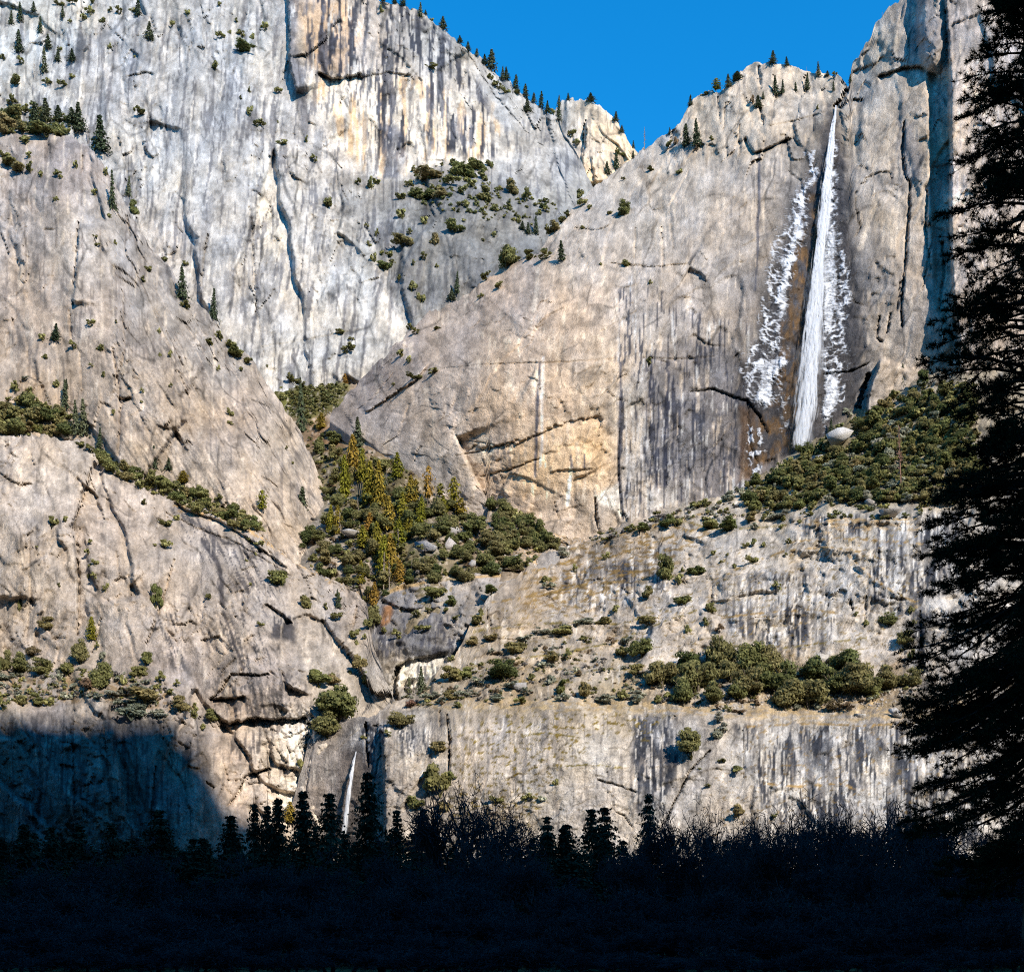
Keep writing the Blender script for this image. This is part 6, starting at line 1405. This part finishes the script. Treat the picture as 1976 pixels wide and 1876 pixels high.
    k1 = N(nt, 'ShaderNodeMath', operation='MULTIPLY_ADD'); nt.links.new(n2.outputs[0], k1.inputs[0]); k1.inputs[1].default_value = 1.9; k1.inputs[2].default_value = -.95
    k2 = N(nt, 'ShaderNodeMath', operation='ADD'); nt.links.new(k1.outputs[0], k2.inputs[0]); nt.links.new(att.outputs['Fac'], k2.inputs[1])
    k3 = N(nt, 'ShaderNodeMapRange'); k3.inputs[1].default_value = .22; k3.inputs[2].default_value = 1.2; nt.links.new(k2.outputs[0], k3.inputs[0])
    tr = N(nt, 'ShaderNodeBsdfTransparent'); mx = N(nt, 'ShaderNodeMixShader')
    nt.links.new(k3.outputs[0], mx.inputs[0]); nt.links.new(tr.outputs[0], mx.inputs[1]); nt.links.new(b.outputs[0], mx.inputs[2]); nt.links.new(mx.outputs[0], out.inputs[0])
    Mc = np.clip(M + .1 * g, 0, 1.2).reshape(-1)[u]
    o = mesh_obj('ice', P.reshape(-1, 3)[u], inv.reshape(-1, 4), m, cols=np.repeat(Mc[:, None], 3, 1))
    tag(o, 'white frozen spray coating the rock beside the tall waterfall', 'ice', kind='stuff')
ice()
# ------------------------------------------------------------------ the shaded valley floor: forest, bare trees, the near pine
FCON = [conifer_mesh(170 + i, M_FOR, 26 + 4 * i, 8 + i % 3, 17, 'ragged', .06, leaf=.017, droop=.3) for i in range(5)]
FTR = [conifer_trunk(175 + i, M_DARKBARK, .03) for i in range(2)]
BARE = [bare_mesh(180 + i, M_TWIG, 8, kids=(4, 4, 3, 3, 3, 3, 2), spread=.66, twig_r=.0028, r0=.045) for i in range(4)]
BARE2 = [bare_mesh(210 + i, M_TWIG, 7, kids=(4, 4, 3, 3, 3, 2), spread=.6 + .06 * i, twig_r=.003, r0=.06) for i in range(5)]
BRUSH = [bare_mesh(190 + i, M_TWIG, 7, kids=(7, 5, 4, 3, 3, 2), spread=.9, twig_r=.004, r0=.03, name='crown') for i in range(3)]
FG = []
def fg_conifer(px, py, w, Y, region, label=None, group='dark conifers on the valley floor'):
    H = (HY - py) / F * Y + CAMZ; W = w / F * Y
    o = new_obj('forest_conifer', None); o.location = ((px - CX) / F * Y, Y, 0); o.rotation_euler = (0, 0, PRNG.uniform(0, 6.28))
    a = new_obj('trunk', PRNG.choice(FTR), o); a.scale = (H * .5, H * .5, H * 1.09)
    b = new_obj('crown', PRNG.choice(FCON), o); b.scale = (W * 3.2, W * 3.2, H * PRNG.uniform(.98, 1.06)); o.rotation_euler = (PRNG.uniform(-.03, .03), PRNG.uniform(-.03, .03), o.rotation_euler[2])
    FG.append([px, o, 'dark conifer silhouette', region, group, label])
def fg_bare(px, py, w, Y, region, label=None, group='bare trees on the valley floor', src=None):
    H = (HY - py) / F * Y * 1.06 + CAMZ; W = w / F * Y
    tr, cr = PRNG.choice(src or BARE)
    o = new_obj('bare_bush' if src is BRUSH else 'bare_tree', None); o.location = ((px - CX) / F * Y, Y, 0); o.rotation_euler = (0, 0, PRNG.uniform(0, 6.28))
    sc = (W, W, H)
    for nm, me in (('trunk', tr), ('crown', cr)):
        a = new_obj(nm, me, o); a.scale = sc
    FG.append([px, o, 'bare twiggy tree', region, group, label])

REG = 'below the sunlit cliff'
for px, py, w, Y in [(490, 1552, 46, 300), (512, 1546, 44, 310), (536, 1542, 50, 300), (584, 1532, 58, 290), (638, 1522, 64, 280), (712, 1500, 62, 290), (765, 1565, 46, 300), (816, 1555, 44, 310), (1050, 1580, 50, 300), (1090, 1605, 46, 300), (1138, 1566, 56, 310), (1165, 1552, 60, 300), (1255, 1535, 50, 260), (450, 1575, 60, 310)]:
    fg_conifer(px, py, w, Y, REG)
REG2 = 'in the lower left shade'
for px, py, w, Y in [(310, 1572, 74, 330), (220, 1595, 60, 340), (150, 1588, 60, 350), (45, 1592, 56, 350), (390, 1610, 60, 320), (265, 1620, 56, 330), (95, 1630, 60, 340), (0, 1610, 60, 350), (350, 1640, 60, 300), (180, 1640, 60, 320)]:
    fg_conifer(px, py, w, Y, REG2)
# closed forest behind: fills the gap to the cliff foot
rg = random.Random(8)
for i in range(64):
    px = -60 + i * 33 + rg.uniform(-12, 12)
    py = 1612 + rg.uniform(-16, 34) + (14 if px > 1250 else 0)
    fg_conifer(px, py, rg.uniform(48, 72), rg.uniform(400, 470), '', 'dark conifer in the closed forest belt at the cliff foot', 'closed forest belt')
for i in range(60):
    px = -40 + i * 34 + rg.uniform(-12, 12)
    fg_conifer(px, 1668 + rg.uniform(-26, 30), rg.uniform(60, 80), rg.uniform(200, 250), '', 'dark young conifer in the shaded forest in front', 'young conifers in the shade')
REG3 = 'against the sunlit bottom cliff'
for px, py, w, Y in [(860, 1545, 130, 170), (930, 1528, 150, 160), (985, 1552, 130, 170), (1310, 1580, 120, 150), (1358, 1562, 90, 160), (1420, 1590, 130, 140), (1480, 1585, 130, 150), (1538, 1560, 150, 150), (1600, 1580, 140, 140), (1660, 1575, 140, 150), (1720, 1565, 130, 140), (1790, 1590, 130, 130), (1850, 1580, 130, 140), (1910, 1600, 120, 130), (1450, 1610, 110, 120), (1570, 1615, 120, 120), (1240, 1610, 100, 150), (1690, 1610, 120, 120)]:
    fg_bare(px, py - 6, w * 1.25, Y, REG3, src=BARE2)
for i in range(26):
    px = 20 + i * 78 + rg.uniform(-25, 25)
    fg_bare(px, 1668 + rg.uniform(-50, 40), rg.uniform(130, 190), rg.uniform(85, 120), '', 'bare shrubby tree in the dark thicket in front', 'bare thicket in front')
for row, (yy, tp, nn_) in enumerate([(64, 1730, 26), (50, 1762, 30), (42, 1798, 34), (37, 1830, 34)]):
    for i in range(nn_):
        px = -40 + i * 2060 / nn_ + rg.uniform(-22, 22)
        fg_bare(px, tp + rg.uniform(-16, 22), rg.uniform(130, 190), yy * rg.uniform(.95, 1.05), '', 'low bare bush at the front edge of the dark thicket', 'low bushes in front', BRUSH)
FG.sort(key=lambda r: r[0])
cn = {}
for px, o, ph, region, group, lab in FG:
    if lab is None:
        k = (ph, region); cn[k] = cn.get(k, 0) + 1
        lab = ordinal(cn[k]) + ' ' + ph + ' from the left ' + region
    tag(o, lab, 'tree', group)

# sunlit young oak glimpsed through the trees
def near_pine():
    Y0 = 40.0
    tx, ty = (2000 - CX) / F * Y0, Y0
    rs = np.random.RandomState(31)
    root = bpy.data.objects.new('pine_tree', None); COL.objects.link(root); root.location = (tx, ty, 0)
    Ht = 38.0
    tr = MB(); zs = np.linspace(-.3, Ht, 30)
    P = np.c_[.25 * np.sin(zs / 7), .15 * np.cos(zs / 5), zs]; rr = .42 * (1 - zs / (Ht * 1.05)) + .03
    V, Fq = tube_segments(P[:-1], P[1:], rr[:-1], rr[1:], 10); tr.add(V, Fq)
    o = new_obj('trunk', tr.mesh('trunk', M_DARKBARK), root)
    ol = [(-160, 1900), (0, 1885), (60, 1862), (130, 1872), (220, 1850), (300, 1846), (400, 1822), (460, 1826), (540, 1792), (640, 1796), (700, 1762), (760, 1790), (820, 1800), (900, 1778), (1010, 1762), (1100, 1786), (1200, 1786), (1260, 1730), (1320, 1698), (1370, 1745), (1440, 1732), (1500, 1780), (1560, 1760), (1610, 1722), (1660, 1800), (1760, 1840)]
    limb = MB(); crown_P = []; crown_D = []
    A = []; B = []; ra = []; rb = []
    nb = 720
    for i in range(nb):
        tipz_py = rs.uniform(-170, 1700) if i % 5 < 4 else rs.uniform(850, 1740)
        a = rs.uniform(0, 2 * math.pi)
        reach = (2000 - np.interp(tipz_py, [q[0] for q in ol], [q[1] for q in ol])) / F * Y0
        L = reach * (rs.uniform(.72, 1.0) if i % 3 else rs.uniform(.4, .75))
        tip_z = CAMZ + (HY - tipz_py) / F * Y0
        low = sstep(1000, 1300, tipz_py)
        drop = L * (.05 + .42 * low) + rs.normal() * .2
        st = np.array([0, 0, tip_z + drop])
        d = np.array([math.cos(a), math.sin(a), 0])
        m = 9; t = np.linspace(0, 1, m)
        sag = drop * (t ** (1.1)) - .25 * L * np.sin(t * math.pi) * (1 - low) * .4 - .35 * L * low * np.sin(math.pi * t) * -.2
        pts = st + d[None] * (L * t)[:, None] + np.c_[np.cumsum(rs.normal(size=(m, 2)) * .05, 0), -sag]
        pts[-1, 2] += .12; pts[-2, 2] += .03
        r = .05 * (1 - .85 * t) * (.6 + L / 5)
        A += list(pts[:-1]); B += list(pts[1:]); ra += list(r[:-1]); rb += list(r[1:])
        # branchlets
        ns = int(9 + L * 6)
        for k in range(ns):
            tt = rs.uniform(.22, 1.0) ** .8
            j = min(int(tt * (m - 1)), m - 2); p = pts[j] + (pts[j + 1] - pts[j]) * (tt * (m - 1) - j)
            dd = (pts[j + 1] - pts[j]); dd /= np.linalg.norm(dd)
            sd = rnd_dirs(rs, 1)[0]; sd[2] = sd[2] * .5 + .1
            q = dd * .8 + sd * .9; q /= np.linalg.norm(q); l = rs.uniform(.25, .75) * (1.2 - .5 * tt)
            e = p + q * l; e[2] += .05 * l
            A.append(p); B.append(e); ra.append(.014); rb.append(.008)
            for u in (1.0, .72, .45):
                if u < 1 and rs.rand() < .35: continue
                if math.cos(a) > .35 and rs.rand() < .75: continue
                crown_P.append(p + (e - p) * u); dv = q * .8 + np.array([0, 0, .45]); crown_D.append(dv / np.linalg.norm(dv))
        crown_P.append(pts[-1]); crown_D.append(d * .8 + np.array([0, 0, .5]))
    V, Fq = tube_segments(A, B, np.array(ra), np.array(rb), 4); limb.add(V, Fq)
    new_obj('limbs', limb.mesh('limbs', M_DARKBARK), root)
    Pc = np.array(crown_P); Dc = np.array(crown_D); nt = len(Pc); nn = 19
    # only the side of the crown that can be seen from the meadow is densely needled
    P3 = np.repeat(Pc, nn, 0); D3 = np.repeat(Dc, nn, 0)
    v = rnd_dirs(rs, nt * nn) * .95 + D3 * .75; v /= np.linalg.norm(v, axis=1)[:, None]
    ln = rs.uniform(.13, .23, (nt * nn, 1))
    sidev = np.cross(v, rnd_dirs(rs, nt * nn)); sidev /= np.linalg.norm(sidev, axis=1)[:, None] + 1e-9
    w = .0115
    tri = np.stack([P3 - sidev * w, P3 + sidev * w, P3 + v * ln], 1).reshape(-1, 3)
    c = MB(); c.add(tri, np.arange(len(tri)).reshape(-1, 3), 1.0)
    new_obj('crown', c.mesh('crown', M_PINE), root)
    tag(root, 'huge black pine silhouette standing close at the right edge', 'tree')
    return nt * nn
print('pine needles', near_pine())
